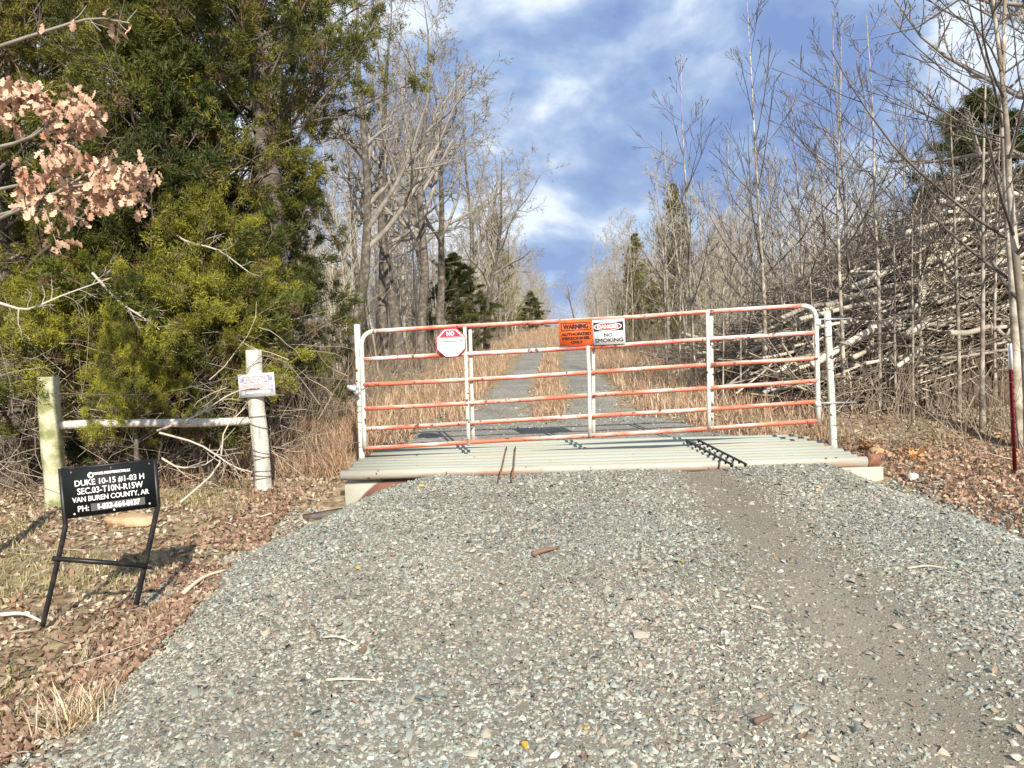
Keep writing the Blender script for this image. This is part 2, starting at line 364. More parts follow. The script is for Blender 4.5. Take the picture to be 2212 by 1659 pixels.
def gravel_mat(name, cols, sc, strength):
    m = bpy.data.materials.new(name); m.use_nodes = True; t = m.node_tree; b = t.nodes['Principled BSDF']
    b.inputs['Roughness'].default_value = 0.95; b.inputs['Specular IOR Level'].default_value = .15
    tcn = N(t, 'ShaderNodeTexCoord'); v = N(t, 'ShaderNodeTexVoronoi'); v.inputs['Scale'].default_value = sc; t.links.new(tcn.outputs['Object'], v.inputs['Vector'])
    s = N(t, 'ShaderNodeSeparateColor'); t.links.new(v.outputs['Color'], s.inputs[0])
    n_ = N(t, 'ShaderNodeTexNoise'); n_.inputs['Scale'].default_value = 1.3; n_.inputs['Detail'].default_value = 5; t.links.new(tcn.outputs['Object'], n_.inputs['Vector'])
    c = ramp(t, [(i / (len(cols) - 1), k) for i, k in enumerate(cols)]); t.links.new(s.outputs[0], c.inputs[0])
    hv = N(t, 'ShaderNodeHueSaturation'); vr = N(t, 'ShaderNodeMapRange'); vr.inputs[1].default_value = .3; vr.inputs[2].default_value = .7; vr.inputs[3].default_value = .82; vr.inputs[4].default_value = 1.15
    t.links.new(n_.outputs['Fac'], vr.inputs[0]); t.links.new(vr.outputs[0], hv.inputs['Value']); t.links.new(c.outputs[0], hv.inputs['Color']); t.links.new(hv.outputs[0], b.inputs['Base Color'])
    bp = N(t, 'ShaderNodeBump'); bp.inputs['Strength'].default_value = strength; bp.inputs['Distance'].default_value = .015; bp.invert = True
    t.links.new(v.outputs['Distance'], bp.inputs['Height']); t.links.new(bp.outputs[0], b.inputs['Normal'])
    return m
M_gravel = gravel_mat('gravel_fines', [(.19, .165, .125), (.25, .22, .17), (.22, .195, .15), (.29, .26, .205)], 140, .25)
M_track = gravel_mat('track_gravel', [(.19, .175, .145), (.28, .26, .22), (.23, .215, .18), (.36, .34, .295)], 32, .7)

# ------------------------------------------------------------------ terrain
GX, GY0, GY1, GHW = 0.91, 7.62, 9.22, 2.6          # cattle guard: centre x, near edge, far edge, half width
def xc(y):
    d = np.maximum(np.asarray(y, float) - 11.65, -3.0); return 0.53 + 0.05 * d + 0.0003 * d * np.abs(d)
def plane(y):
    y = np.asarray(y, float)
    z = SLOPE * np.clip(y, -4, 66)
    return z + np.where(y > 66, SLOPE * 14 * (1 - np.exp(-np.maximum(y - 66, 0) / 14)), 0)
def terrain(x, y):
    x = np.asarray(x, float); y = np.asarray(y, float)
    near = 1 - ss(9.2, 10.6, y)
    d1 = np.abs(x - GX); d2 = np.abs(x - xc(y))
    off = near * -0.22 + (1 - near) * (-0.03 * ss(1.5, 2.4, d2))
    rough = ss(2.3, 3.2, d1) * near + ss(1.6, 2.6, d2) * (1 - near)
    off = off + rough * ((vnoise(x, y, .55) - .5) * .22 + (vnoise(x, y, 2.1) - .5) * .07)
    pit = (np.abs(x - GX) < GHW - .12) & (y > GY0 + .10) & (y < GY1 - .02)
    off = off - .10 * np.exp(-((x + 1.9) / .7) ** 2 - ((y - 7.4) / .9) ** 2) * near
    off = np.where(pit, -0.62, off)
    return plane(y) + off
def apron(x, y):
    x = np.asarray(x, float); y = np.asarray(y, float); d = x - GX
    e = -0.30 * ss(2.1, 3.3, np.abs(d))
    g = ss(6.0, 7.5, y)
    e = e - g * (0.16 * ss(1.6, 2.55, -d) + 0.14 * ss(2.1, 2.7, d)) + .005 * g
    rut = np.exp(-((x - (1.80 - .035 * (7.5 - y))) / .30) ** 2) + .7 * np.exp(-((x - (-.10 - .03 * (7.5 - y))) / .32) ** 2)
    e = e - .035 * rut + (vnoise(x, y, .9) - .5) * .035 + (vnoise(x, y, 4.0) - .5) * .012
    return plane(y) + e
def tz(x, y): return float(terrain(x, y))

def grid(xs, ys, fz):
    X, Y = np.meshgrid(xs, ys); Z = fz(X, Y)
    V = np.stack([X, Y, Z], -1).reshape(-1, 3); n = len(xs)
    i = np.arange(len(ys) - 1)[:, None] * n + np.arange(n - 1)[None]
    F = np.stack([i, i + 1, i + n + 1, i + n], -1).reshape(-1, 4)
    return V, F
xs = np.unique(np.concatenate([-np.geomspace(9, 420, 24)[::-1], np.arange(-9, 11.01, .13), np.geomspace(11, 420, 24)]))
ys = np.unique(np.concatenate([-np.geomspace(2, 60, 8)[::-1], np.arange(-2, 16.01, .13), np.geomspace(16, 900, 60)]))
V, F = grid(xs, ys, terrain)
solo('ground', V, F, M_ground, kind='structure', smooth=True)
V, F = grid(np.arange(-3.2, 5.01, .08), np.arange(-6, GY0 - .03, .08), apron)
solo('gravel_apron', V, F, M_gravel, kind='structure', smooth=True)
# landing behind the cattle guard, and the two wheel tracks
yl = np.arange(GY1, 12.2, .1); uu = np.linspace(-1, 1, 14)
X = xc(yl)[:, None] + uu[None] * (2.1 - .5 * ss(10, 12.2, yl))[:, None] * (1 + .06 * (vnoise(yl, yl * 0, 1.3)[:, None] - .5)) + .25 * (1 - ss(9.2, 11, yl))[:, None]
Y = np.broadcast_to(yl[:, None], X.shape); Z = terrain(X, Y) + .012 - .05 * ss(.86, 1, np.abs(uu))[None]
i = np.arange(len(yl) - 1)[:, None] * 14 + np.arange(13)[None]
Fq = np.stack([i, i + 1, i + 15, i + 14], -1).reshape(-1, 4)
def fine(X, Y): return plane(Y) + .012
Z = np.maximum(Z, plane(Y) + .010 - .06 * ss(.86, 1, np.abs(uu))[None])
solo('gravel_landing', np.stack([X, Y, Z], -1), Fq, M_track, kind='structure', smooth=True)
for lo, hi in ((-1.15, -.25), (.27, 1.25)):
    yt = np.unique(np.concatenate([np.arange(11.2, 30, .25), np.geomspace(30, 47, 18)])); uu = np.linspace(0, 1, 7)
    wob = (vnoise(yt, yt * 0 + lo, .8) - .5) * .34 + (vnoise(yt, yt * 0 + lo, .15) - .5) * .5
    X = xc(yt)[:, None] + lo + wob[:, None] + uu[None] * (hi - lo + .12 * (vnoise(yt, yt * 0 + 9, .6) - .5))[:, None]
    Y = np.broadcast_to(yt[:, None], X.shape)
    Z = terrain(X, Y) + .018 - .05 * ss(.7, 1, np.abs(uu * 2 - 1))[None] - .06 * ss(40, 47, yt)[:, None]
    i = np.arange(len(yt) - 1)[:, None] * 7 + np.arange(6)[None]
    solo('wheel_track', np.stack([X, Y, Z], -1), np.stack([i, i + 1, i + 8, i + 7], -1).reshape(-1, 4), M_track, kind='structure', smooth=True)

# ------------------------------------------------------------------ cattle guard
g0 = np.array((GX, GY0, plane(GY0) - .6))
cg = thing('cattle_guard', 'pale pipe cattle guard on concrete footings under the gate', 'cattle guard', g0)
NP = 10
for k in range(NP):
    f = k / (NP - 1); y = GY0 + .055 + f * (GY1 - GY0 - .12)
    r = .048 if k else .052
    xl = GX - GHW - (.03 - .17 * f) + random.uniform(-.05, .05); xr = GX + GHW + (.04 - .16 * f) + random.uniform(-.05, .05)
    z = plane(y) + .006
    P = np.array([[xl + (xr - xl) * t, y + .006 * math.sin(5 * t + k), z + .004 * math.sin(9 * t + k) + .035 * (.5 - t)] for t in np.linspace(0, 1, 7)])
    V, Fs = tubes(P, np.full(7, r), 14, True)
    part('pipe', V, Fs, M_pipe_rusty if k == 0 else M_pipe, cg, True, label='rusty front pipe' if k == 0 else None)
# pipe end ring at the near right corner
V, Fs = tubes(np.array([[GX + GHW + .02, GY0 + .06, plane(GY0) + .0], [GX + GHW + .13, GY0 + .06, plane(GY0) + .0]]), np.array([.068, .068]), 14, True)
part('pipe_cap', V, Fs, M_rust, cg, True, label='rusty pipe end cap')
zt = plane(GY0) - .058
V, Fs = box((GX + .07, GY0 + .055, zt - .27), (GHW * 2 + .14, .16, .54))
# subdivided front so that the stain follows its own shape
o = part('footing', V, Fs, M_stain, cg, label='concrete front footing with reddish clay stain')
V, Fs = box((GX, GY1 - .05, plane(GY1) - .075 - .27), (GHW * 2 - .1, .16, .54)); part('footing', V, Fs, M_conc, cg)
for s in (-1, 1):
    V, Fs = box((GX + s * (GHW - .05), (GY0 + GY1) / 2, plane(8.4) - .36), (.16, GY1 - GY0 - .27, .5)); part('side_footing', V, Fs, M_conc, cg)
def guide_bar(p0, p1, pegs, rr, m):
    p0 = np.array(p0, float); p1 = np.array(p1, float)
    it = [tubes(np.array([p0 + (p1 - p0) * t for t in np.linspace(0, 1, 6)]), np.full(6, rr), 7, True)]
    for t in np.linspace(0.02, .98, pegs):
        q = p0 + (p1 - p0) * t
        it.append(tubes(np.array([q, q + np.array((0, 0, -.03))]), np.array([rr * 1.1, rr * .8]), 6, True))
    V, Fs = merge(it); part('guide_bar', V, Fs, m, cg, True)
def guard_pt(x, y):     # photo pixel on the top of the guard
    p = on_ground(x, y, .078); return p
for a, b in (((1094, 966), (1080, 1030)), ((1113, 966), (1108, 1030))):
    pa, pb = guard_pt(*a), guard_pt(*b); guide_bar(pa, pb, 2, .008, M_rust)
for a, b in (((1482, 951), (1582, 1004)), ((1507, 950), (1612, 1003))):
    pa, pb = guard_pt(*a), guard_pt(*b); guide_bar(pa, pb, 10, .012, M_black)

# ------------------------------------------------------------------ gate
GYD = 8.32
def gpt(x, y, dy=0): return at(x, y, GYD + dy)
base = gpt(1768, 912); base[2] = plane(GYD)
gate = thing('pipe_gate', 'long pipe gate with faded red and white paint, closed over the cattle guard', 'gate', base)
def arc(c, r, a0, a1, n=6): return [c + r * np.array((math.cos(a), 0, math.sin(a))) for a in np.linspace(a0, a1, n)]
TL, TR, BL, BR = gpt(780, 717), gpt(1762, 659), gpt(788, 968), gpt(1768, 910)
def corner(P, A, B, r, n=7):
    u = (A - P) / np.linalg.norm(A - P); v = (B - P) / np.linalg.norm(B - P)
    return [(1 - t) ** 2 * (P + u * r) + 2 * t * (1 - t) * P + t * t * (P + v * r) for t in np.linspace(0, 1, n)]
P = np.array([BL + (TL - BL) * t for t in np.linspace(0, .55, 5)] + corner(TL, BL, TR, .16))
V, Fs = tubes(P, np.full(len(P), .025), 12, True); part('end_tube', V, Fs, M_galv, gate, True)
P = np.array([BR + (TR - BR) * t for t in np.linspace(0, .55, 5)] + corner(TR, BR, TL, .16))
V, Fs = tubes(P, np.full(len(P), .026), 12, True); part('end_tube', V, Fs, M_galv, gate, True)
ux = (TR - TL) / np.linalg.norm(TR - TL)
rails = [(TL + ux * .16, TR - ux * .16)] + [(gpt(784 + k, a), gpt(1764, b)) for k, (a, b) in enumerate(((777, 718), (832, 773), (883, 822), (926, 868), (968, 910)))]
for k, (a, b) in enumerate(rails):
    n = 24; t = np.linspace(0, 1, n)
    P = a[None] + (b - a)[None] * t[:, None]
    P[:, 2] += -.010 * np.sin(t * math.pi) + .004 * np.sin(t * 9 + k); P[:, 1] += .006 * np.sin(t * 6 + k * 2)
    V, Fs = tubes(P, np.full(n, .0235), 12, True); part('rail', V, Fs, M_gate_top if k < 2 else M_gate, gate, True)
def strap(p0, p1, wdt, dy, bend=0.0):
    n = 8; it = []
    pts = [p0 + (p1 - p0) * t + np.array((bend * math.sin(math.pi * min(1, t * 2.2)), dy, 0)) for t in np.linspace(0, 1, n)]
    Vv = []
    for p in pts:
        for sx, sy in ((-1, -1), (1, -1), (1, 1), (-1, 1)): Vv.append(p + np.array((sx * wdt / 2, sy * .005, 0)))
    idx = np.arange(n * 4).reshape(n, 4); nx = np.roll(idx, -1, 1)
    Fq = np.stack([idx[:-1], nx[:-1], nx[1:], idx[1:]], -1).reshape(-1, 4)
    part('brace_strap', np.array(Vv), [Fq, idx[:1][:, ::-1], idx[-1:]], M_galv, gate)
for (x0, y0, x1, y1, bd) in ((1004, 706, 1013, 962, 0), (1271, 690, 1274, 944, -.012), (1527, 672, 1531, 925, 0)):
    strap(gpt(x0, y0), gpt(x1, y1), .036, -.028, bd)
    strap(gpt(x0 + 11, y0), gpt(x1 + 9, y1 - 2), .036, .030, 0)
# hinge eyes
for y in (697, 872):
    p = gpt(1766, y); V, Fs = tubes(np.array([p + (0, 0, -.03), p + (0, 0, .03)]), np.array([.036, .036]), 10, True); part('hinge_eye', V, Fs, M_galv, gate, True)

def pipe_post(name, label, top, bot, r, cap=True):
    zb = bot.copy(); zb[2] -= .3
    t = thing(name, label, 'post', bot, None)
    P = np.array([zb + (top - zb) * k for k in np.linspace(0, 1, 6)])
    V, Fs = tubes(P, np.full(6, r), 16, True); part('shaft', V, Fs, M_postpaint, t, True)
    return t
LP0, LP1 = at(771, 701, 8.40), at(782, 994, 8.40)
RP0, RP1 = at(1787, 676, 8.40), at(1803, 968, 8.40)
lp = pipe_post('latch_post', 'white steel pipe post at the latch end of the gate', LP0, LP1, .033)
rp = pipe_post('hinge_post', 'pale steel pipe post with wire wraps at the hinge end of the gate', RP0, RP1, .036)
def ring(c, r, tr, tilt=0., m=M_wire, parent=None, nm='wire_wrap'):
    a = np.linspace(0, 2 * math.pi, 17); P = np.stack([c[0] + r * np.cos(a), c[1] + r * np.sin(a), c[2] + tilt * np.cos(a)], -1)
    V, Fs = tubes(P, np.full(17, tr), 4); part(nm, V, Fs, m, parent, True)
for t in (.17, .42, .66, .83, .93):
    ring(RP0 + (RP1 - RP0) * t, .038, .0045, random.uniform(-.012, .012), parent=rp)
for t in (.42, .60, .64, .72, .9):
    ring(LP0 + (LP1 - LP0) * t, .036, .004, random.uniform(-.02, .02), parent=lp)
for y in (692, 873):    # hinge bolts through the post
    a = at(1768, y, GYD); b = at(1840 if y < 800 else 1850, y - 4, 8.42)
    V, Fs = tubes(np.array([a + (0, 0, .01), b]), np.array([.009, .009]), 8, True); part('hinge_bolt', V, Fs, M_steel, rp, True)

# padlock and chain at the latch
c0 = at(778, 828, GYD - .06)
ch = thing('latch_chain', 'loose chain looped round the latch post and gate end', 'chain', c0)
for k in range(9):
    a = k / 8 * math.pi * 1.1 - .4
    c = at(776, 834, 8.36) + np.array((.075 * math.cos(a + math.pi) + .02, -.075 * abs(math.sin(a)) - .01, -.025 * k / 8 + .01 * math.sin(k)))
    q = np.linspace(0, 2 * math.pi, 11)
    A = (1.0, 0, 0) if k % 2 else (0, 1.0, 0)
    P = np.stack([c[0] + .018 * np.cos(q) * (k % 2) + .010 * np.sin(q) * (1 - k % 2), c[1] + .018 * np.cos(q) * (1 - k % 2), c[2] + .011 * np.sin(q)], -1)
    V, Fs = tubes(P, np.full(11, .0035), 5); part('chain_link', V, Fs, M_steel, ch, True)
pc = at(770, 842, 8.27)
pl = thing('padlock', 'small steel padlock hanging by the latch post', 'padlock', pc)
V, Fs = box(pc + (0, 0, -.03), (.055, .03, .05), np.array(Matrix.Rotation(.4, 3, 'Y'))); part('body', V, Fs, M_steel, pl)
q = np.linspace(0, math.pi, 9); P = np.stack([pc[0] + .02 * np.cos(q) + .005, pc[1] + 0 * q, pc[2] - .005 + .04 * np.sin(q)], -1)
V, Fs = tubes(P, np.full(9, .005), 6, True); part('shackle', V, Fs, M_steel, pl, True)
wc = at(762, 838, 8.26)
V, Fs = hexa([wc + (-.05, -.02, -.02), wc + (.035, -.02, -.035), wc + (.045, .02, -.03), wc + (-.03, .03, -.01)], [wc + (-.06, -.015, .03), wc + (.02, -.03, .012), wc + (.04, .02, .02), wc + (-.03, .03, .035)])
solo('lock_cover', V, Fs, M_offwhite, 'crumpled pale lock cover beside the padlock on the latch post', 'cover')

# ------------------------------------------------------------------ signs
def text_mesh(s):
    cu = bpy.data.curves.new('txt', 'FONT'); cu.body = s; cu.align_x = 'CENTER'; cu.align_y = 'CENTER'; cu.resolution_u = 3; cu.fill_mode = 'FRONT'
    o = bpy.data.objects.new('txt', cu); COL.objects.link(o); bpy.context.view_layer.update()
    me = bpy.data.meshes.new_from_object(o.evaluated_get(bpy.context.evaluated_depsgraph_get()))
    v = np.array([p.co[:] for p in me.vertices]); f = [list(p.vertices) for p in me.polygons]
    bpy.data.objects.remove(o); bpy.data.curves.remove(cu); bpy.data.meshes.remove(me)
    v = v[:, :2] - (v[:, :2].min(0) + v[:, :2].max(0)) / 2
    return v, f
class Sign:
    """flat sign board; a, b are fractions of its width (right) and height (down)"""
    def __init__(s, name, label, tl, tr, bl, thick, mface, outline=None, cat='sign'):
        s.u = tr - tl; v = bl - tl; W = np.linalg.norm(s.u); un = s.u / W
        v = v - un * np.dot(v, un); s.v = v; s.tl = tl; s.n = -np.cross(un, v / np.linalg.norm(v)); s.W = W; s.H = np.linalg.norm(v)
        s.t = thing(name, label, cat, tl + s.u * .5 + s.v)
        ol = outline or [(0, 0), (1, 0), (1, 1), (0, 1)]
        k = len(ol); fr = np.array([s.p(a, b, 0) for a, b in ol]); bk = np.array([s.p(a, b, -thick) for a, b in ol])
        V = np.concatenate([fr, bk]); i = np.arange(k); j = np.roll(i, -1)
        Fs = [i[None, ::-1], (i + k)[None], np.stack([i, j, j + k, i + k], -1)]
        s.board = part('board', V, Fs, mface, s.t)
    def p(s, a, b, z): return s.tl + s.u * a + s.v * b + s.n * z
    def poly(s, nm, pts, m, z=.0015):
        V = np.array([s.p(a, b, z) for a, b in pts]); part(nm, V, [np.arange(len(pts))[None, ::-1]], m, s.board)
    def rect(s, nm, a0, b0, a1, b1, m, z=.0015): s.poly(nm, [(a0, b0), (a1, b0), (a1, b1), (a0, b1)], m, z)
    def ell(s, nm, a, b, ra, rb, m, z): s.poly(nm, [(a + ra * math.cos(q), b + rb * math.sin(q)) for q in np.linspace(0, 2 * math.pi, 29)[:-1]], m, z)
    def text(s, st, a, b, wid, hei, m, z=.003, bold=0):
        """fit the words into wid x hei (fractions) centred on a, b"""
        v, f = text_mesh(st); ext = v.max(0) - v.min(0)
        items = []
        for ox, oy in ([(0, 0)] if not bold else [(-bold, 0), (bold, 0), (0, -bold), (0, bold)]):
            x = v[:, 0] / ext[0] * wid + ox; y = -v[:, 1] / ext[1] * hei + oy
            k = len(items)
            items.append((np.array([s.p(a + i, b + j, z + .0002 * k) for i, j in zip(x, y)]), f))
        org = ORG[s.t.name]; Vt = []; Ft = []
        for Vv, ff in items:
            n0 = len(Vt); Vt += [tuple(q - org) for q in Vv]; Ft += [[i + n0 for i in q] for q in ff]
        me = bpy.data.meshes.new('lettering'); me.from_pydata(Vt, [], Ft); me.update(); me.materials.append(m)
        link('lettering', me, s.board)

# orange warning sign
g = GYD - .045
sg = Sign('warning_sign', 'orange WARNING authorized personnel only sign on the gate', at(1206, 693, g), at(1278, 688.5, g), at(1208, 749, g), .004, M_orange)
for r in ((.06, .10, .96, .14), (.06, .38, .96, .42)): sg.rect('frame_line', r[0], r[1], r[2], r[3], M_darkred)
for r in ((.06, .14, .09, .38), (.93, .14, .96, .38)): sg.rect('frame_line', r[0], r[1], r[2], r[3], M_darkred)
sg.text('WARNING', .51, .26, .74, .18, M_darkred, bold=.014)
sg.text('AUTHORIZED', .51, .55, .88, .105, M_darkred, bold=.012); sg.text('PERSONNEL', .51, .71, .84, .105, M_darkred, bold=.012); sg.text('ONLY', .52, .86, .34, .105, M_darkred, bold=.012)
# danger sign
g = GYD - .052
sg = Sign('danger_sign', 'white DANGER no smoking sign beside the orange sign on the gate', at(1279.5, 692, g), at(1348.5, 688, g), at(1280.5, 746, g), .004, M_white)
sg.rect('header', .02, .10, .96, .46, M_ink)
sg.ell('oval', .47, .28, .44, .165, M_white, .003); sg.ell('oval', .47, .28, .41, .14, M_red, .0045)
sg.text('DANGER', .47, .28, .64, .15, M_white, z=.006, bold=.008)
sg.text('NO', .47, .61, .26, .15, M_ink, bold=.005); sg.text('SMOKING', .49, .83, .88, .15, M_ink, bold=.005)
# octagonal no-trespassing sign
g = GYD - .065
c = .29
oct_ = [(c, 0), (1 - c, 0), (1, c), (1, 1 - c), (1 - c, 1), (c, 1), (0, 1 - c), (0, c)]
tl = at(940, 711, g); tr = at(1004.5, 707.5, g); bl = at(942, 774, g)
sg = Sign('no_trespassing_sign', 'octagonal red and white NO TRESPASSING sign on the gate', tl, tr, bl, .003, M_red, oct_)
sc_ = lambda q, k: [(.5 + (a - .5) * k, .5 + (b - .5) * k) for a, b in q]
sg.poly('white_face', sc_(oct_, .93), M_offwhite, .0012)
sg.poly('red_field', [(.34, .07), (.66, .07), (.86, .29), (.12, .29)], M_red, .0024)
sg.text('NO', .5, .18, .24, .13, M_white, z=.0036, bold=.012)
sg.rect('band', .08, .30, .92, .46, M_red, .0024); sg.rect('band_face', .10, .325, .90, .435, M_white, .0036)
sg.text('TRESPASSING', .5, .38, .74, .075, M_faintred, z=.0048, bold=.004)
for r_, (b_, ws) in enumerate(((.56, (.10, .16, .08, .12)), (.65, (.2, .07, .13)), (.74, (.09, .09, .12)))):
    a_ = .27
    for w_ in ws: sg.rect('faint_print', a_, b_, a_ + w_, b_ + .03, M_faint, .0024); a_ += w_ + .035
# private property sign on the wooden post
g = 7.74
sg = Sign('private_property_sign', 'small faded PRIVATE PROPERTY sign nailed to the grey wooden post', at(513.5, 810, g), at(591, 804, g), at(517, 860, g), .006, M_offwhite)
for r in ((.06, .10, .17, .36), (.82, .08, .95, .34), (.06, .68, .16, .88), (.88, .55, .95, .86)): sg.rect('faded_panel', *r, M_lav)
for r in ((.17, .10, .82, .15), (.16, .36, .88, .40), (.16, .68, .88, .72)): sg.rect('faded_panel', *r, M_lav, .0017)
sg.text('PRIVATE', .5, .26, .58, .17, M_faintred, bold=.012); sg.text('PROPERTY', .5, .54, .74, .2, M_faintred, bold=.012)
for (a0, a1) in ((.2, .42), (.46, .6), (.63, .82)): sg.rect('faint_print', a0, .78, a1, .84, M_faint, .002)

# black well sign on an iron frame
YL, YR = 4.72, 4.95
tl, tr, bl = at(134.4, 1016.4, YL), at(331, 995.4, YR), at(141.5, 1118, YL)
sg = Sign('well_sign', 'black lease sign with white lettering on a bent iron stand', tl, tr, bl, .012, M_signblack)
def ibar(pts, wdt, nm='leg', m=M_black):
    V, Fs = tubes(np.array(pts), np.full(len(pts), wdt), 4, True); part(nm, V, Fs, m, sg.t)
Lb = [tl + sg.n * -.02 + np.array((-.012, 0, .01)), at(140, 1118, YL + .02), at(141.5, 1138, YL + .02), at(125, 1211, YL), at(94.6, 1341, YL - .02)]
base_z = lambda p: p
ibar(Lb + [at(92, 1352, YL - .02)], .017)
br = sg.p(1, 1, 0)
Lr = [sg.p(1.015, -.01, -.02), sg.p(1.015, 1.0, -.02), at(313.7, 1218, YR + .02), at(296, 1297, YR + .01), at(294, 1306, YR + .01)]
ibar(Lr, .018)
ibar([at(112, 1206, YL - .03), at(314, 1222, YR - .01)], .016, 'crossbar')
ibar([sg.p(-.01, -.012, -.02), sg.p(1.015, -.012, -.02)], .010, 'top_rail')
ibar([sg.p(-.01, 1.01, -.02), sg.p(1.015, 1.01, -.02)], .010, 'bottom_rail')
T = sg.text
sg.ell('emblem', .295, .165, .034, .065, M_white, .0015); sg.ell('emblem', .30, .165, .016, .030, M_signblack, .003)
T('FLYWHEEL ENERGY PRODUCTION, LLC', .53, .145, .40, .062, M_white, bold=.003)
T('DUKE 10-15 #1-03 H', .50, .315, .76, .135, M_white, bold=.0022)
T('SEC.03-T10N-R15W', .50, .485, .72, .13, M_white, bold=.0022)
T('VAN BUREN COUNTY, AR', .50, .665, .84, .125, M_white, bold=.0022)
T('PH:', .19, .855, .115, .12, M_white, bold=.0022)
sg.rect('phone_patch', .27, .775, .87, .935, M_greytape, .0012)
T('1-833-664-8137', .58, .855, .46, .115, M_white, bold=.006)
for a, b in ((.09, .06), (.52, .05), (.95, .05), (.09, .95), (.52, .965), (.92, .93)): sg.ell('bolt', a, b, .010, .02, M_rust if b < .5 else M_white, .003)

# ------------------------------------------------------------------ wooden posts and brace rail
def wood_post(label, top, bot, r, m, flat=False):
    t = thing('wooden_post', label, 'post', bot)
    n = 12; zb = bot.copy(); zb = bot + (bot - top) * .12
    f = np.linspace(0, 1, n); P = zb[None] + (top - zb)[None] * f[:, None]
    P[:, 0] += .006 * np.sin(f * 7); rr = r * (1.04 - .08 * f) * (1 + .02 * np.sin(f * 17))
    V, Fs = tubes(P, rr, 18, True)
    V = V + (vnoise(V[:, 0] * 9 + V[:, 1] * 7, V[:, 2] * 1.2, 2.0)[:, None] - .5) * .012 * np.array((1, 1, 0))
    part('shaft', V, Fs, m, t, True); return t
PY = 7.86
P2t, P2b = at(547.5, 756, PY), at(570, 1080, PY)
wp = wood_post('grey weathered wooden post carrying the private property sign', P2t, P2b, .085, M_wood)
P1t, P1b = at(105, 814, PY), at(121, 1098, PY)
wood_post('thick mossy wooden post behind the black sign', P1t, P1b, .105, M_mosswood)
for t in (.19, .30, .44, .50, .67, .70, .72, .80, .83, .85, .95):
    ring(P2t + (P2b - P2t) * t, .093, .0042, random.uniform(-.04, .04), m=M_wire, parent=wp)
a, b = at(112, 920, PY), at(545, 908, PY)
n = 10; f = np.linspace(0, 1, n); P = a[None] + (b - a)[None] * f[:, None]; P[:, 2] += .01 * np.sin(f * 6)
V, Fs = tubes(P, np.full(n, .043) * (1 + .05 * np.sin(f * 11)), 12, True)
solo('brace_rail', V, Fs, M_wood, 'horizontal wooden brace rail between the two wooden posts', 'rail', smooth=True)
# red T-post
tb, tt = at(2192, 1024, 7.5), at(2180, 742, 7.5)
tp = thing('steel_stake', 'dark red steel fence stake with white top', 'post', tb)
dn = (tt - tb)
def tbar(f0, f1, m, nm):
    a = tb + dn * f0; b = tb + dn * f1
    V1, F1 = hexa([a + q for q in np.array([(-.015, 0, 0), (.015, 0, 0), (.015, .006, 0), (-.015, .006, 0)])], [b + q for q in np.array([(-.015, 0, 0), (.015, 0, 0), (.015, .006, 0), (-.015, .006, 0)])])
    V2, F2 = hexa([a + q for q in np.array([(-.004, -.035, 0), (.004, -.035, 0), (.004, -.0005, 0), (-.004, -.0005, 0)])], [b + q for q in np.array([(-.004, -.035, 0), (.004, -.035, 0), (.004, -.0005, 0), (-.004, -.0005, 0)])])
    V, Fs = merge([(V1, F1), (V2, F2)]); part(nm, V, Fs, m, tp)
tbar(-.2, .80, M_tred, 'shaft'); tbar(.801, 1, M_white, 'painted_top')
it = [box(tb + dn * f + (0, -.040, 0), (.012, .01, .014)) for f in np.linspace(.08, .78, 14)]
V, Fs = merge(it); part('stud_row', V, Fs, M_tred, tp)

# barbed wire
def wire(label, pts, r=.0032, n=26, sag=0.0):
    P = smooth_poly(pts, n); f = np.linspace(0, 1, n); P[:, 2] -= sag * np.sin(f * math.pi)
    it = [tubes(P, np.full(n, r), 4)]
    for k in range(2, n - 1, 2):
        c = P[k]; a = RNG.random() * 3; d = np.array((.012 * math.cos(a), .012 * math.sin(a), .012)); it.append(tubes(np.array([c - d, c + d]), np.array([.0018, .0018]), 3))
        d = np.array((-.012 * math.cos(a), .012 * math.sin(a), .010)); it.append(tubes(np.array([c - d, c + d]), np.array([.0018, .0018]), 3))
    V, Fs = merge(it)
    solo('barbed_wire', V, Fs, M_wire, label, 'wire')
wire('top strand of barbed wire from latch post to grey wooden post', [at(772, 822, 8.36), at(690, 812, 8.2), at(592, 817, 7.9)], sag=.02)
wire('second strand of barbed wire from latch post to grey wooden post', [at(775, 880, 8.36), at(690, 884, 8.2), at(582, 874, 7.9)], sag=.02)
wire('low strand of barbed wire from latch post to grey wooden post', [at(779, 955, 8.36), at(700, 960, 8.2), at(588, 965, 7.9)])
wire('diagonal brace wire rising from brace rail end to post top', [at(345, 935, 7.8), at(440, 880, 7.75), at(566, 768, 7.75)])
wire('slack wire between the two wooden posts above the brace rail', [at(108, 850, 7.74), at(330, 850, 7.74), at(535, 808, 7.74)])
for k, (ya, yb) in enumerate(((752, 760), (837, 826), (892, 905), (958, 966))):
    wire(('top', 'second', 'third', 'lowest')[k] + ' strand of barbed wire from hinge post to red steel stake',
         [at(1792 + k * 3, (727, 790, 848, 915)[k], 8.36), at(1990, (745, 806, 872, 938)[k], 7.95), at(2183 + k * 2, yb, 7.46)], sag=.03)

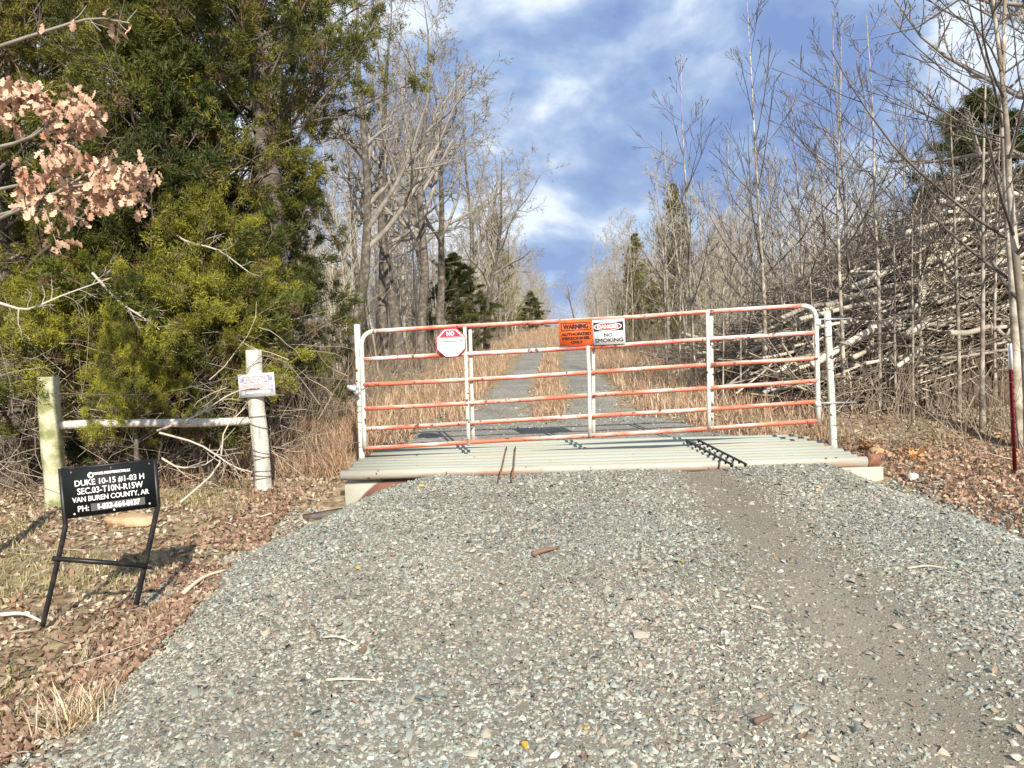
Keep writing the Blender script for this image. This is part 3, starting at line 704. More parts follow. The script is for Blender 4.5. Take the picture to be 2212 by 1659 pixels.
# ------------------------------------------------------------------ tree generators (local coordinates, foot at the origin)
def polyat(P, idx, t):
    K = P.shape[1]; s = np.clip(t, 0, .9999) * (K - 1); i = s.astype(int); f = (s - i)[:, None]
    return P[idx, i] * (1 - f) + P[idx, i + 1] * f, nrm(P[idx, i + 1] - P[idx, i])
def radat(Rr, idx, t):
    K = Rr.shape[1]; s = np.clip(t, 0, .9999) * (K - 1); i = s.astype(int); f = s - i
    return Rr[idx, i] * (1 - f) + Rr[idx, i + 1] * f
def march(rng, p, d, L, K, wig, trop):
    P = np.empty((len(p), K, 3)); P[:, 0] = p; step = (L / (K - 1))[:, None]
    for k in range(1, K):
        d = nrm(d + rng.normal(0, wig, d.shape) + np.array((0, 0, trop)))
        P[:, k] = P[:, k - 1] + d * step
    return P
def spawn(rng, P, Rr, n, t0, t1, ang, lenf, K, wig, trop, rfrac, rmin, shrink=.6, flat=0.0):
    B = len(P); idx = np.repeat(np.arange(B), n)
    t = t0 + (t1 - t0) * ((np.tile(np.arange(n), B) + rng.random(B * n)) / n)
    p, d = polyat(P, idx, t); r = radat(Rr, idx, t)
    L0 = np.linalg.norm(np.diff(P, axis=1), axis=2).sum(1)[idx]
    q = rng.normal(0, 1, d.shape); q[:, 2] *= (1 - flat)
    side = nrm(np.cross(d, np.cross(q, d)))
    a = np.radians(ang) * (1 + rng.normal(0, .22, len(d)))[:, None].T[0]
    nd = nrm(d * np.cos(a)[:, None] + side * np.sin(a)[:, None])
    L = L0 * lenf * (1 - shrink * (t - t0) / max(1e-6, 1 - t0)) * rng.uniform(.6, 1.25, len(d))
    C = march(rng, p, nd, L, K, wig, trop)
    r0 = np.maximum(r * rfrac, rmin * 1.15); f = np.linspace(0, 1, K)[None]
    CR = np.maximum(r0[:, None] * (1 - .8 * f), rmin)
    return C, CR
def bare_tree(seed, H, r0, levels, lean=.03, wig=.035, K=12, twr=.004):
    rng = np.random.default_rng(seed)
    P = march(rng, np.zeros((1, 3)), np.array([[rng.normal(0, lean), rng.normal(0, lean), 1.0]]), np.array([H]), K, wig, .06)
    P[:, 0, 2] -= .25
    f = np.linspace(0, 1, K)[None]; Rr = np.maximum(r0 * (1 - f) ** .85, .007); Rr[:, 0] *= 1.35
    trunk = tubes(P, Rr, 9)
    items = []; cur = (P, Rr)
    for li, lv in enumerate(levels):
        C, CR = spawn(rng, cur[0], cur[1], rmin=twr, **lv)
        items.append(tubes(C, CR, 5 if li == 0 else (4 if li == 1 else 3)))
        cur = (C, CR)
    return trunk, merge(items)
LV_oak = [dict(n=11, t0=.30, t1=.97, ang=58, lenf=.50, K=8, wig=.16, trop=.05, rfrac=.62),
          dict(n=7, t0=.2, t1=.98, ang=50, lenf=.48, K=6, wig=.20, trop=.04, rfrac=.6),
          dict(n=6, t0=.15, t1=1, ang=48, lenf=.45, K=5, wig=.22, trop=.03, rfrac=.6),
          dict(n=5, t0=.1, t1=1, ang=45, lenf=.5, K=3, wig=.2, trop=.03, rfrac=.6)]
LV_tall = [dict(n=12, t0=.30, t1=.97, ang=44, lenf=.44, K=8, wig=.15, trop=.08, rfrac=.68),
           dict(n=7, t0=.2, t1=.98, ang=45, lenf=.45, K=5, wig=.16, trop=.06, rfrac=.6),
           dict(n=6, t0=.15, t1=1, ang=42, lenf=.5, K=4, wig=.18, trop=.04, rfrac=.6),
           dict(n=4, t0=.1, t1=1, ang=40, lenf=.5, K=3, wig=.2, trop=.03, rfrac=.6)]
LV_pop = [dict(n=17, t0=.25, t1=.97, ang=48, lenf=.34, K=8, wig=.045, trop=.10, rfrac=.55, shrink=.75),
          dict(n=4, t0=.25, t1=.9, ang=36, lenf=.42, K=5, wig=.07, trop=.07, rfrac=.62),
          dict(n=2, t0=.3, t1=.85, ang=28, lenf=.6, K=4, wig=.06, trop=.06, rfrac=.65)]
LV_young = [dict(n=20, t0=.15, t1=.98, ang=42, lenf=.30, K=6, wig=.10, trop=.10, rfrac=.5),
            dict(n=8, t0=.15, t1=.98, ang=42, lenf=.5, K=4, wig=.14, trop=.06, rfrac=.6),
            dict(n=6, t0=.1, t1=1, ang=40, lenf=.5, K=3, wig=.18, trop=.04, rfrac=.6)]
def proto(seed, H, r0, lv, mt, mb, **kw):
    (tv, tf), (bv, bf) = bare_tree(seed, H, r0, lv, **kw)
    return [('trunk', mesh_np('trunk', tv, tf, mt, True)), ('crown', mesh_np('branches', bv, bf, mb))], H
def plant(pr, name, label, cat, x, y, group=None, height=None, rz=None, sink=0.0, wid=None):
    ms, H = pr; s = (height / H) if height else 1.0
    sc = (s * (wid or 1), s * (wid or 1), s)
    t = thing(name, label, cat, (x, y, tz(x, y) - sink), group, random.uniform(0, 6.28) if rz is None else rz, sc)
    for nm, me in ms: link(nm, me, t)
    return t
def cedar_proto(seed, H, Rm, n1, n2, n3, tuf, bl, light, t0=.04, lowfrac=.75):
    rng = np.random.default_rng(seed)
    K = 12
    P = march(rng, np.zeros((1, 3)), np.array([[.02, .0, 1.0]]), np.array([H]), K, .02, .08); P[:, 0, 2] -= .2
    f = np.linspace(0, 1, K)[None]; Rr = np.maximum(.020 * H * (1 - f) ** .8, .01)
    trunk = tubes(P, Rr, 9)
    t = t0 + (1 - t0) * ((np.arange(n1) + rng.random(n1)) / n1) ** 1.05
    p, _ = polyat(P, np.zeros(n1, int), t); az = np.arange(n1) * 2.39996 + rng.normal(0, .3, n1)
    prof = np.where(t < .25, lowfrac + (1 - lowfrac) * t / .25, np.maximum(1 - (t - .25) / .75, 0) ** .75)
    L = Rm * (prof + .06) * rng.uniform(.68, 1.05, n1); el = np.radians(8 + 45 * t) + rng.normal(0, .15, n1)
    d = np.stack([np.cos(az) * np.cos(el), np.sin(az) * np.cos(el), np.sin(el)], -1)
    A = march(rng, p, d, L, 7, .10, .05); AR = np.maximum(.011 * L[:, None] * (1 - .8 * np.linspace(0, 1, 7)[None]), .004)
    B_, BR = spawn(rng, A, AR, n2, .18, .98, 46, .40, 5, .14, .05, .6, .003, shrink=.45)
    C_, CR = spawn(rng, B_, BR, n3, .15, 1, 42, .46, 4, .16, .05, .6, .0025, shrink=.3)
    br = merge([tubes(A, AR, 5), tubes(B_, BR, 4), tubes(C_, CR, 3)])
    # sprays of scale foliage along the outer branchlets
    nC = len(C_); live = ((rng.random(len(B_)) < .80)[np.arange(nC) // n3]) & (rng.random(nC) < .95)
    dist = np.linalg.norm(C_[:, -1, :2] - P[0, -1, :2] * .5, axis=1)
    idx = np.repeat(np.nonzero(live)[0], tuf); tt = rng.uniform(.2, 1.05, len(idx))
    c, dd = polyat(C_, idx, tt); c = c + rng.normal(0, .018, c.shape)
    nb = 18
    cc = np.repeat(c, nb, 0); d0 = np.repeat(dd, nb, 0)
    d1 = nrm(d0 * .8 + rng.normal(0, .55, d0.shape) + np.array((0, 0, .15)))
    cc = cc + rng.normal(0, .030, cc.shape)
    ln = rng.uniform(.6, 1.25, len(cc))[:, None] * bl; wd = ln * rng.uniform(.08, .13, len(cc))[:, None]
    sd = nrm(np.cross(d1, rng.normal(0, 1, d1.shape)))
    V = np.stack([cc + sd * wd, cc + d1 * ln, cc - sd * wd], 1).reshape(-1, 3)
    F = np.arange(len(V)).reshape(-1, 3)
    # colour by branch (sun-bleached to deep green) with a little jitter per blade
    hue = np.clip((vnoise(C_[:, 0, 0] * 1.5 + seed, C_[:, 0, 2] * 1.5 + C_[:, 0, 1] * 1.5, 1.0) - .5) * 1.9 + .48 + rng.normal(0, .18, nC), 0, 1)
    h = np.repeat(hue[idx], nb)[:, None] * .8 + rng.random((len(cc), 1)) * .2
    dark = np.array((.036, .052, .011)); lite = np.array(light)
    cols = dark * (1 - h) + lite * h
    dead = (rng.random(nC) < .07)[idx].repeat(nb)
    cols[dead] = np.array((.20, .13, .07))
    cols = cols * rng.uniform(.85, 1.15, (len(cc), 1))
    return [('trunk', mesh_np('trunk', *trunk, M_bark_dark, True)), ('branches', mesh_np('branches', *br, M_cedarbranch)), ('crown', mesh_np('foliage', V, F, M_needle, cols=cols))], H

big_cedar = cedar_proto(11, 9.0, 2.7, 108, 9, 4, 4, .062, (.27, .255, .036))
bush_cedar = cedar_proto(12, 3.4, 1.45, 62, 9, 4, 5, .046, (.38, .365, .045), t0=.24, lowfrac=.7)
high_cedar = cedar_proto(14, 10.5, 2.5, 112, 9, 4, 4, .068, (.22, .21, .034), t0=.33, lowfrac=1.0)
mid_cedar = cedar_proto(13, 5.0, 1.5, 60, 8, 4, 4, .070, (.13, .145, .026))
CE = 'evergreen cedars by the wooden posts'
plant(high_cedar, 'cedar_tree', 'tallest cedar behind the grey wooden post, its boughs hanging toward the open sky', 'tree', -3.15, 10.3, height=10.5, rz=1.5)
plant(big_cedar, 'cedar_tree', 'cedar at the back of the bright bush, under the tallest cedar', 'tree', -4.3, 10.0, height=8.6, rz=3.9)
plant(big_cedar, 'cedar_tree', 'tall cedar behind the mossy wooden post', 'tree', -6.0, 9.2, height=9.4, rz=2.2)
plant(big_cedar, 'cedar_tree', 'cedar between the two tall cedars, set farther into the woods', 'tree', -5.0, 11.8, height=9.8, rz=5.2)
plant(big_cedar, 'cedar_tree', 'broad cedar deep in the woods beyond the mossy post', 'tree', -7.6, 12.0, height=9.5, rz=4.0)
plant(bush_cedar, 'cedar_bush', 'bright yellow green cedar bush over the brace rail', 'bush', -3.4, 8.6, height=3.3, rz=1.0)
plant(bush_cedar, 'cedar_bush', 'green cedar bush leaning over the mossy post', 'bush', -4.75, 9.0, height=3.2, rz=3.3)
plant(bush_cedar, 'cedar_bush', 'small cedar bush growing through the brace rail', 'bush', -4.0, 8.1, height=2.3, rz=5.3, wid=.72)
plant(mid_cedar, 'cedar_tree', 'young cedar rising just behind the bright cedar bush', 'tree', -3.75, 9.0, height=5.6, rz=2.9)
plant(mid_cedar, 'cedar_tree', 'dark narrow cedar beside the bright cedar bush', 'tree', -3.45, 10.6, height=4.4, rz=.3)
plant(mid_cedar, 'cedar_tree', 'slim dark cedar beside the gnarled tree along the track', 'tree', -2.0, 30.5, height=3.9, rz=2.0, wid=1.7)
plant(mid_cedar, 'cedar_tree', 'dark cedar standing behind the brush pile', 'tree', 12.0, 19.0, height=6.8, rz=1.4, wid=1.6)
plant(mid_cedar, 'cedar_tree', 'small bright cedar at the far edge of the track', 'tree', 1.6, 66.0, height=3.4, rz=1.0, wid=1.8)
plant(big_cedar, 'cedar_tree', 'cedar with bare lower trunk along the track past the brush pile', 'tree', by_px(1385, 36), 36.0, height=5.0, rz=1.9, wid=.9)
plant(big_cedar, 'pine_tree', 'bushy yellow green evergreen rising above the bare saplings', 'tree', by_px(1458, 27), 27.0, height=5.8, rz=5.0, wid=.75)
plant(big_cedar, 'pine_tree', 'evergreen among the bare trees beyond the gnarled tree', 'tree', -.6, 52.0, height=8.2, rz=1.0, wid=.7)

# bare trees
tall = [proto(21 + k, 12.0, .18, LV_tall, M_bark_dark, M_twig, twr=.006, wig=.06) for k in range(2)]
oak = [proto(31 + k, 9.0, .16, LV_oak, M_bark_dark, M_twig, twr=.006, wig=.07) for k in range(2)]
young = [proto(41 + k, 7.5, .055, LV_young, M_bark_pale, M_twig_far, twr=.006) for k in range(4)]
pop = [proto(51 + k, 7.0, .040, LV_pop, M_bark_sap, M_twig_dark, twr=.0042, wig=.02, lean=.008) for k in range(3)]
def hgt(x2212, ytop, Y, x, y):   # tree height so that its top reaches a photo row
    return float(at(x2212, ytop, Y)[2] - terrain(x, y))
for k, (px, Y, yt, lab) in enumerate(((868, 21.0, -60, 'tall bare tree with ridged trunk, tallest beside the track'), (905, 21.8, 10, 'second bare tree close beside the tallest ridged trunk'), (752, 18.5, -120, 'dark straight trunk behind the hanging cedar bough'))):
    x = by_px(px, Y); plant(tall[k % 2], 'bare_tree', lab, 'tree', x, Y, height=hgt(px, yt, Y, x, Y), rz=k * 2.1)
x = by_px(1052, 31); plant(oak[0], 'bare_tree', 'gnarled bare oak with crooked limbs and pale lower trunk', 'tree', x, 31, height=hgt(1100, 340, 31, x, 31), rz=.5)
x = by_px(960, 27); plant(oak[1], 'bare_tree', 'spreading bare oak between the ridged trunk and the gnarled oak', 'tree', x, 27, height=hgt(1000, 180, 27, x, 27), rz=2.5)
for px, Y, yt, lab in ((830, 25.0, 120, 'grey bare tree just behind the ridged trunks'), (1000, 36.0, 230, 'bare tree with fine twigs behind the spreading oak'), (930, 33.0, 90, 'tall bare crown rising behind the spreading oak'), (800, 29.0, 200, 'bare tree in the gap beside the dark straight trunk'), (1085, 44.0, 400, 'small bare tree just past the gnarled oak')):
    x = by_px(px, Y); plant((tall + oak)[int(px) % 4], 'bare_tree', lab, 'tree', x, Y, height=hgt(px, yt, Y, x, Y), rz=px * .01)
x = by_px(1250, 118); plant(oak[1], 'bare_tree', 'lone bare tree at the far end of the track', 'tree', x, 118, height=hgt(1250, 596, 118, x, 118), rz=1.2)
SG = 'thin saplings standing before the brush pile'
for k, (px, Y, yt) in enumerate(((1500, 14.5, 120), (1655, 12.4, -10), (1745, 14.0, 190), (1700, 13.0, 260), (1822, 11.2, 40), (1848, 12.2, 10), (1900, 11.0, 20), (1990, 11.2, 150), (2070, 10.6, 60), (2120, 10.0, -60), (1580, 14.8, 280), (1610, 13.3, 330), (1950, 12.5, 100), (1440, 17, 330), (1470, 15.5, 420), (1540, 13.8, 430), (1635, 15, 380), (1680, 16, 330), (1725, 12.2, 400), (1770, 15, 300), (1800, 16, 260), (1870, 14.2, 260), (2030, 13, 210), (1760, 11.4, 480), (1970, 10.4, 330), (2150, 11, 180), (1560, 12.0, 520), (1600, 12.6, 450), (1690, 12.2, 470), (1783, 12.6, 380), (1935, 10.8, 360), (2045, 11.6, 260))):
    x = by_px(px, Y)
    lab = 'tallest thin sapling behind the hinge end of the gate, with long ascending branches' if px == 1655 else ('thin bare sapling seen through or above the hinge end of the gate' if px < 1790 else 'thin bare sapling between the hinge post and red stake, before the brush pile')
    plant(pop[k % 3], 'sapling', lab, 'tree', x, Y, None if px == 1655 else ('saplings behind the hinge end of the gate' if px < 1790 else SG), height=hgt(px, yt, Y, x, Y), rz=k * 1.7)
x = by_px(2196, 9.3); plant(pop[1], 'bare_tree', 'mottled pale trunk behind the red steel stake', 'tree', x, 9.3, height=7.4, rz=.8, wid=1.5)
x = by_px(2225, 9.0); plant(pop[2], 'bare_tree', 'second pale trunk beside the mottled one by the red stake', 'tree', x, 9.0, height=7.0, rz=2.8, wid=1.5)
x = by_px(2400, 11.0); plant(oak[0], 'bare_tree', 'dark bare oak whose limbs reach over the red stake', 'tree', x, 11.0, height=8.8, rz=3.6)
# woods on both sides of the lane
def scatter_woods(n, side, seed):
    rng = np.random.default_rng(seed); k = 0; pts = []
    while k < n:
        y = 15 + 105 * rng.random() ** 1.25; c = float(xc(y)); off = 3.0 + 22 * rng.random() ** 1.7 + (1.2 if y < 25 else 0)
        x = c + side * off
        if side > 0 and (y < 19 and x < 14): continue
        if side < 0 and (y < 31 and x > -8.5): continue
        if abs(x / y) > .85: continue
        if any((x - a) ** 2 + (y - b) ** 2 < .6 for a, b in pts): continue
        pts.append((x, y)); k += 1
    return pts
for x, y in scatter_woods(115, -1, 5):
    plant(young[int(RNG.integers(4))], 'woods_tree', 'slender bare grey tree in the woods on the gnarled oak side of the track', 'tree', x, y, 'bare trees on the oak side of the track', height=float(RNG.uniform(5.5, 9.0) + (2.5 if y < 40 and x < -4 else 0)))
for x, y in scatter_woods(100, 1, 6):
    plant(young[int(RNG.integers(4))], 'woods_tree', 'slender bare grey tree in the woods past the brush pile', 'tree', x, y, 'bare trees past the brush pile', height=float(RNG.uniform(4.6, 7.4)))

def thicket_mesh(seed, n, W):
    r_ = np.random.default_rng(seed); p = np.stack([r_.uniform(-W, W, n), r_.uniform(-W, W, n), np.full(n, -.3)], -1)
    d = nrm(np.stack([r_.normal(0, .06, n), r_.normal(0, .06, n), np.ones(n)], -1)); L = r_.uniform(2.0, 6.2, n)
    A_ = march(r_, p, d, L, 6, .05, .05); AR_ = np.maximum((.006 * L)[:, None] * (1 - np.linspace(0, 1, 6)[None] * .9), .006)
    B1, R1 = spawn(r_, A_, AR_, 9, .25, .98, 42, .28, 4, .12, .08, .55, .006)
    B2, R2 = spawn(r_, B1, R1, 4, .2, 1, 42, .5, 3, .15, .05, .6, .006)
    return mesh_np('thicket', *merge([tubes(A_, AR_, 4), tubes(B1, R1, 3), tubes(B2, R2, 3)]), M_twig_far)
th_m = [thicket_mesh(141 + k, 46, 3.0) for k in range(2)]
r_ = np.random.default_rng(143)
for k in range(9):       # the woods close over the far end of the lane
    x = -4 + 3.6 * k; y = 118 + (k % 3) * 5; o = link('thicket', th_m[k % 2]); o.location = (x, y, tz(x, y)); o.rotation_euler = (0, 0, k * 1.3); o.scale = (1, 1, .8 + .15 * (k % 3)); o['kind'] = 'stuff'
for k in range(64):
    side = -1 if k % 2 else 1; y = 22 + 95 * (k // 2) / 31.0; x = float(xc(y)) + side * (7.0 + 5.5 * (k // 2 % 3) + r_.uniform(-.8, .8))
    o = link('thicket', th_m[k % 2]); o.location = (x, y, tz(x, y)); o.rotation_euler = (0, 0, float(r_.uniform(0, 6.28))); o.scale = (1, 1, float(r_.uniform(.85, 1.2))); o['kind'] = 'stuff'

# ------------------------------------------------------------------ oak with clinging dead leaves, beside the black sign
rng = np.random.default_rng(61)
ox, oy = -4.05, 5.5; oz = tz(ox, oy)
ok = thing('young_oak', 'young oak with pinkish brown dead leaves clinging above the mossy post', 'tree', (ox, oy, oz))
tr_ = smooth_poly([(ox, oy, oz - .2), (ox + .05, oy, oz + 1.6), (ox - .02, oy + .05, oz + 3.0), (ox + .1, oy, oz + 5.0)], 10)
V, Fs = tubes(tr_, np.linspace(.055, .012, 10), 8); part('trunk', V, Fs, M_bark_grey, ok, True)
boughs = []
for pts in ([at(-60, 330, 5.5), at(60, 300, 5.3), at(140, 245, 5.2), at(190, 250, 5.1)], [at(-60, 480, 5.5), at(80, 440, 5.2), at(190, 375, 5.1), at(285, 355, 5.0)],
            [at(-60, 500, 5.5), at(70, 440, 5.2), at(170, 400, 5.1), at(260, 405, 5.0)], [at(-50, 260, 5.6), at(20, 215, 5.4), at(75, 190, 5.3)], [at(-60, 120, 5.6), at(90, 70, 5.5), at(200, 40, 5.4), at(280, 50, 5.4)],
            [at(-60, 420, 5.5), at(40, 400, 5.3), at(100, 380, 5.2), at(150, 330, 5.1)]):
    boughs.append(smooth_poly(pts, 9))
A = np.array(boughs); AR = np.linspace(.014, .004, 9)[None].repeat(len(A), 0)
B_, BR = spawn(rng, A, AR, 9, .3, 1, 45, .26, 4, .15, .03, .6, .003)
V, Fs = merge([tubes(A, AR, 6), tubes(B_, BR, 4)]); part('branches', V, Fs, M_twig, ok)
def lobed_leaf(seed):
    r = np.random.default_rng(seed); xs_ = np.linspace(0, 1, 9); hw = np.array([.02, .16, .10, .27, .15, .33, .17, .22, .02]) * r.uniform(.85, 1.15, 9)
    bend = r.uniform(-.35, .35); fold = r.uniform(.1, .5); V = []
    for x_, h in zip(xs_, hw):
        zc = bend * (x_ - .4) ** 2
        V += [(x_, h, zc + fold * h + r.normal(0, .03)), (x_, 0, zc), (x_, -h, zc + fold * h + r.normal(0, .03))]
    V = np.array(V); i = np.arange(8)[:, None] * 3
    return V, np.concatenate([np.concatenate([i, i + 1, i + 4, i + 3], 1), np.concatenate([i + 1, i + 2, i + 5, i + 4], 1)])
M_oakleaf = mat('clinging_oak_leaf', (.60, .41, .29), .7, trans=.15, var=.42, noise=(5, (.42, .21, .13), .48, .68))
leafm = []
for k in range(6):
    V, F = lobed_leaf(70 + k); leafm.append(mesh_np('leaf', V, F, M_oakleaf))
NL = 0
for k in range(len(B_)):
    for j in range(6):
        if NL >= 285: break
        if k // 9 == 4 and rng.random() < .8: continue
        t = rng.uniform(.35, 1); p = B_[k, -1] * t + B_[k, 0] * (1 - t) + rng.normal(0, .025, 3)
        o = link('leaf', leafm[int(rng.integers(6))], ok); o.location = [float(v) for v in (p - np.array((ox, oy, oz)))]
        o.rotation_euler = (float(rng.uniform(-1.2, 1.2)), float(rng.uniform(.2, 1.4)), float(rng.uniform(0, 6.28))); s = float(rng.uniform(.07, .12)); o.scale = (s, s, s); NL += 1
it = []
for k in range(420):      # the smaller leaves between them, too many to pick apart
    b = B_[int(rng.choice([q for q in range(len(B_)) if q // 9 != 4]))]; t = rng.uniform(.1, 1.1); p = b[-1] * t + b[0] * (1 - t) + rng.normal(0, .05, 3)
    V, F = lobed_leaf(int(300 + k)); M = rotm(*[np.array([v]) for v in (rng.uniform(0, 6.28), rng.uniform(.2, 1.4), rng.uniform(-1.2, 1.2))])[0]
    it.append(((V * rng.uniform(.05, .09)) @ M.T + p, F))
V, Fs = merge(it); o = part('small_leaves', V, Fs, M_oakleaf, ok); o['kind'] = 'stuff'

# ------------------------------------------------------------------ brush pile
rng = np.random.default_rng(81)
def heap(x, y):
    u = (x - 8.9) / 5.1; v = (y - 14.0) / 3.0
    return 3.3 * np.maximum(0, 1 - np.abs(u) ** 1.35) ** .75 * np.sqrt(np.maximum(0, 1 - np.abs(v) ** 2.2))
bp = thing('brush_pile', 'huge heap of bulldozed logs and branches beside the gate', 'brush pile', (8.6, 14.0, tz(8.6, 14.0)))
logm = []
for k in range(8):
    r = np.random.default_rng(90 + k); n = 9; f = np.linspace(0, 1, n)
    P = np.stack([f - .5, np.cumsum(np.cumsum(r.normal(0, .010, n))) * 4, np.cumsum(np.cumsum(r.normal(0, .006, n))) * 4], -1); P[:, 1:] -= P[:, 1:].mean(0)
    rr = (.030 * (1 - .55 * f)) * (1 + r.normal(0, .06, n))
    P[:, 1:] = np.clip(P[:, 1:], -.10, .10)
    V, Fs = tubes(P, rr, 8, True); logm.append(mesh_np('log', V, Fs, M_log, True))
def lay_log(x, y, z, L, yaw, pit, thick):
    o = link('log', logm[int(rng.integers(8))], bp); o.location = (x - 8.6, y - 14.0, z - tz(8.6, 14.0))
    o.rotation_euler = (float(rng.uniform(0, 6.28)), -pit, yaw); o.rotation_mode = 'XYZ'; o.scale = (L, thick, thick)
for k in range(245):
    while True:
        x = 4.4 + 6.8 * rng.random() ** .85; y = rng.uniform(11.1, 15.0)
        if heap(x, y) > .3 and y < 13.4 + .3 * rng.normal(): break
    h = heap(x, y); dx = (heap(x + .3, y) - heap(x - .3, y)) / .6
    yaw = rng.normal(.1, .35); L = rng.uniform(.8, 2.9) * (.7 if x < 5.6 else 1); pit = math.atan(dx) * .55 + rng.normal(.06, .16)
    lay_log(float(x), float(y), tz(x, y) + float(h) * (1 - .25 * rng.random() ** 2) + .02, float(L), float(yaw), float(pit), float(rng.uniform(.45, 1.35) * (1.0 if rng.random() < .88 else 1.7)))
for k in range(55):      # the longer bleached trunks, butts down-slope
    while True:
        x = rng.uniform(5.4, 10.6); y = rng.uniform(11.2, 13.6)
        if heap(x, y) > .9 and y < 13.0: break
    lay_log(float(x), float(y), tz(x, y) + float(heap(x, y)) * rng.uniform(1.0, 1.10), float(rng.uniform(1.8, 4.2)), float(rng.normal(.15, .35)), float(rng.normal(.30, .14)), float(rng.uniform(1.0, 1.9)))
def sticks(n, pf, Lr, rr, cols, seed, K=4, wig=.12):
    r = np.random.default_rng(seed); p, d = pf(r, n); L = r.uniform(Lr[0], Lr[1], n)
    P = march(r, p - d * L[:, None] * .5, d, L, K, wig, 0); rad = r.uniform(rr[0], rr[1], n)[:, None] * (1 - .7 * np.linspace(0, 1, K)[None])
    V, Fs = tubes(P, rad, 3); c = np.array(cols)[r.integers(len(cols), size=n)] * r.uniform(.75, 1.2, (n, 1))
    return V, Fs, np.repeat(c, (K - 1) * 3, 0)
def pf_heap(r, n):
    x = 4.2 + 8.5 * r.random(n * 4) ** .8; y = r.uniform(10.9, 15.5, n * 4); h = heap(x, y); m = np.nonzero(h > .15)[0][:n]
    x, y, h = x[m], y[m], h[m]
    z = terrain(x, y) + h * (1.05 - .5 * r.random(len(m)) ** 1.5)
    yaw = np.where(r.random(len(m)) < .6, r.normal(.15, .6, len(m)), r.uniform(0, 6.28, len(m))); pit = r.normal(.26, .38, len(m))
    return np.stack([x, y, z], -1), np.stack([np.cos(yaw) * np.cos(pit), np.sin(yaw) * np.cos(pit), np.sin(pit)], -1)
def many(n, pf, *a):
    # pf may return fewer points than asked for
    return sticks(n, pf, *a)
cs = [(.37, .315, .245), (.27, .22, .165), (.46, .40, .32), (.17, .13, .095), (.31, .245, .18)]
V, Fs, c = sticks(8000, pf_heap, (.4, 2.2), (.005, .022), cs + [(.52, .45, .35)], 82, 4, .22)
o = part('brushwood', V, Fs, M_stick, bp, cols=c); o['kind'] = 'stuff'
# dark earth core of the heap
V, F = grid(np.linspace(3.0, 14.2, 60), np.linspace(10.9, 17.1, 40), lambda x, y: terrain(x, y) - .12 + heap(x, y) * .80 + (vnoise(x, y, 1.7) - .5) * .25)
M_core = mat('heap_earth', (.075, .052, .036), .95, noise=(3, (.14, .10, .07), .4, .65), bump=(12, 1.0))
part('earth_core', V, F, M_core, bp)

# second, low brush heap farther along
bp2 = thing('brush_pile', 'low heap of grey brushwood at the edge of the track behind the gate', 'brush pile', (5.6, 21.0, tz(5.6, 21)))
def pf2(r, n):
    x = 5.8 + r.normal(0, 1.0, n); y = 21 + r.normal(0, .8, n); z = terrain(x, y) + np.abs(r.normal(0, .42, n)) * np.exp(-((x - 5.8) / 1.6) ** 2)
    yaw = r.uniform(0, 6.28, n); pit = r.normal(.1, .35, n); return np.stack([x, y, z], -1), np.stack([np.cos(yaw) * np.cos(pit), np.sin(yaw) * np.cos(pit), np.sin(pit)], -1)
V, Fs, c = sticks(700, pf2, (.5, 1.6), (.006, .025), cs, 83); o = part('brushwood', V, Fs, M_stick, bp2, cols=c); o['kind'] = 'stuff'
for k in range(10):
    x = 5.8 + rng.normal(0, .6); y = 20.6 + rng.normal(0, .4); o = link('log', logm[k % 8], bp2); o.location = (x - 5.6, y - 21, .25 + .5 * rng.random()); o.rotation_euler = (0, float(rng.normal(0, .2)), float(rng.normal(0, .5))); s = float(rng.uniform(1.5, 2.5)); o.scale = (s, 1.8, 1.8)

# ------------------------------------------------------------------ undergrowth (stems and brambles)
def pf_under(r, n):
    a = r.random(n); x = np.empty(n); y = np.empty(n)
    m1 = a < .13; m2 = (a >= .13) & (a < .19); m3 = a >= .19
    x[m1] = r.uniform(-7.5, -2.2, m1.sum()); y[m1] = r.uniform(8.3, 12, m1.sum())
    x[m2] = r.uniform(3.9, 8.5, m2.sum()); y[m2] = r.uniform(8.6, 12.5, m2.sum())
    y[m3] = 13 + 55 * r.random(m3.sum()) ** 1.5; sd = np.where(r.random(m3.sum()) < .55, -1, 1)
    x[m3] = xc(y[m3]) + sd * (3.0 + 7 * r.random(m3.sum()) ** 1.4)
    L = .5; z = terrain(x, y) + .42
    d = np.stack([r.normal(0, .38, n), r.normal(0, .38, n), np.ones(n)], -1); return np.stack([x, y, z], -1), nrm(d)
V, Fs, c = sticks(6500, pf_under, (.7, 1.9), (.003, .009), [(.27, .21, .15), (.19, .145, .10), (.33, .265, .195), (.24, .165, .11)], 101, K=5, wig=.10)
solo('undergrowth', V, Fs, M_stick, kind='stuff', cols=c)
def pf_dead(r, n):
    x = r.uniform(-6.5, -2.3, n); y = r.uniform(7.9, 9.2, n); z = terrain(x, y) + r.uniform(.05, 1.6, n) ** 1.2
    d = np.stack([r.normal(0, 1, n), r.normal(0, .4, n), r.normal(.1, .5, n)], -1); return np.stack([x, y, z], -1), nrm(d)
V, Fs, c = sticks(380, pf_dead, (.4, 1.5), (.003, .008), [(.45, .38, .29), (.33, .27, .2), (.55, .47, .37)], 102, K=6, wig=.22)
solo('dead_twigs', V, Fs, M_stick, kind='stuff', cols=c)
def pf_floor(r, n):
    a = r.random(n); x = np.where(a < .5, r.uniform(-5.2, -2.0, n), r.uniform(3.9, 8.0, n)); y = np.where(a < .5, r.uniform(3.0, 8.4, n), r.uniform(5.2, 11, n))
    z = terrain(x, y) + .02; yaw = r.uniform(0, 6.28, n); return np.stack([x, y, z], -1), np.stack([np.cos(yaw), np.sin(yaw), r.normal(SLOPE * np.sin(yaw), .06)], -1)
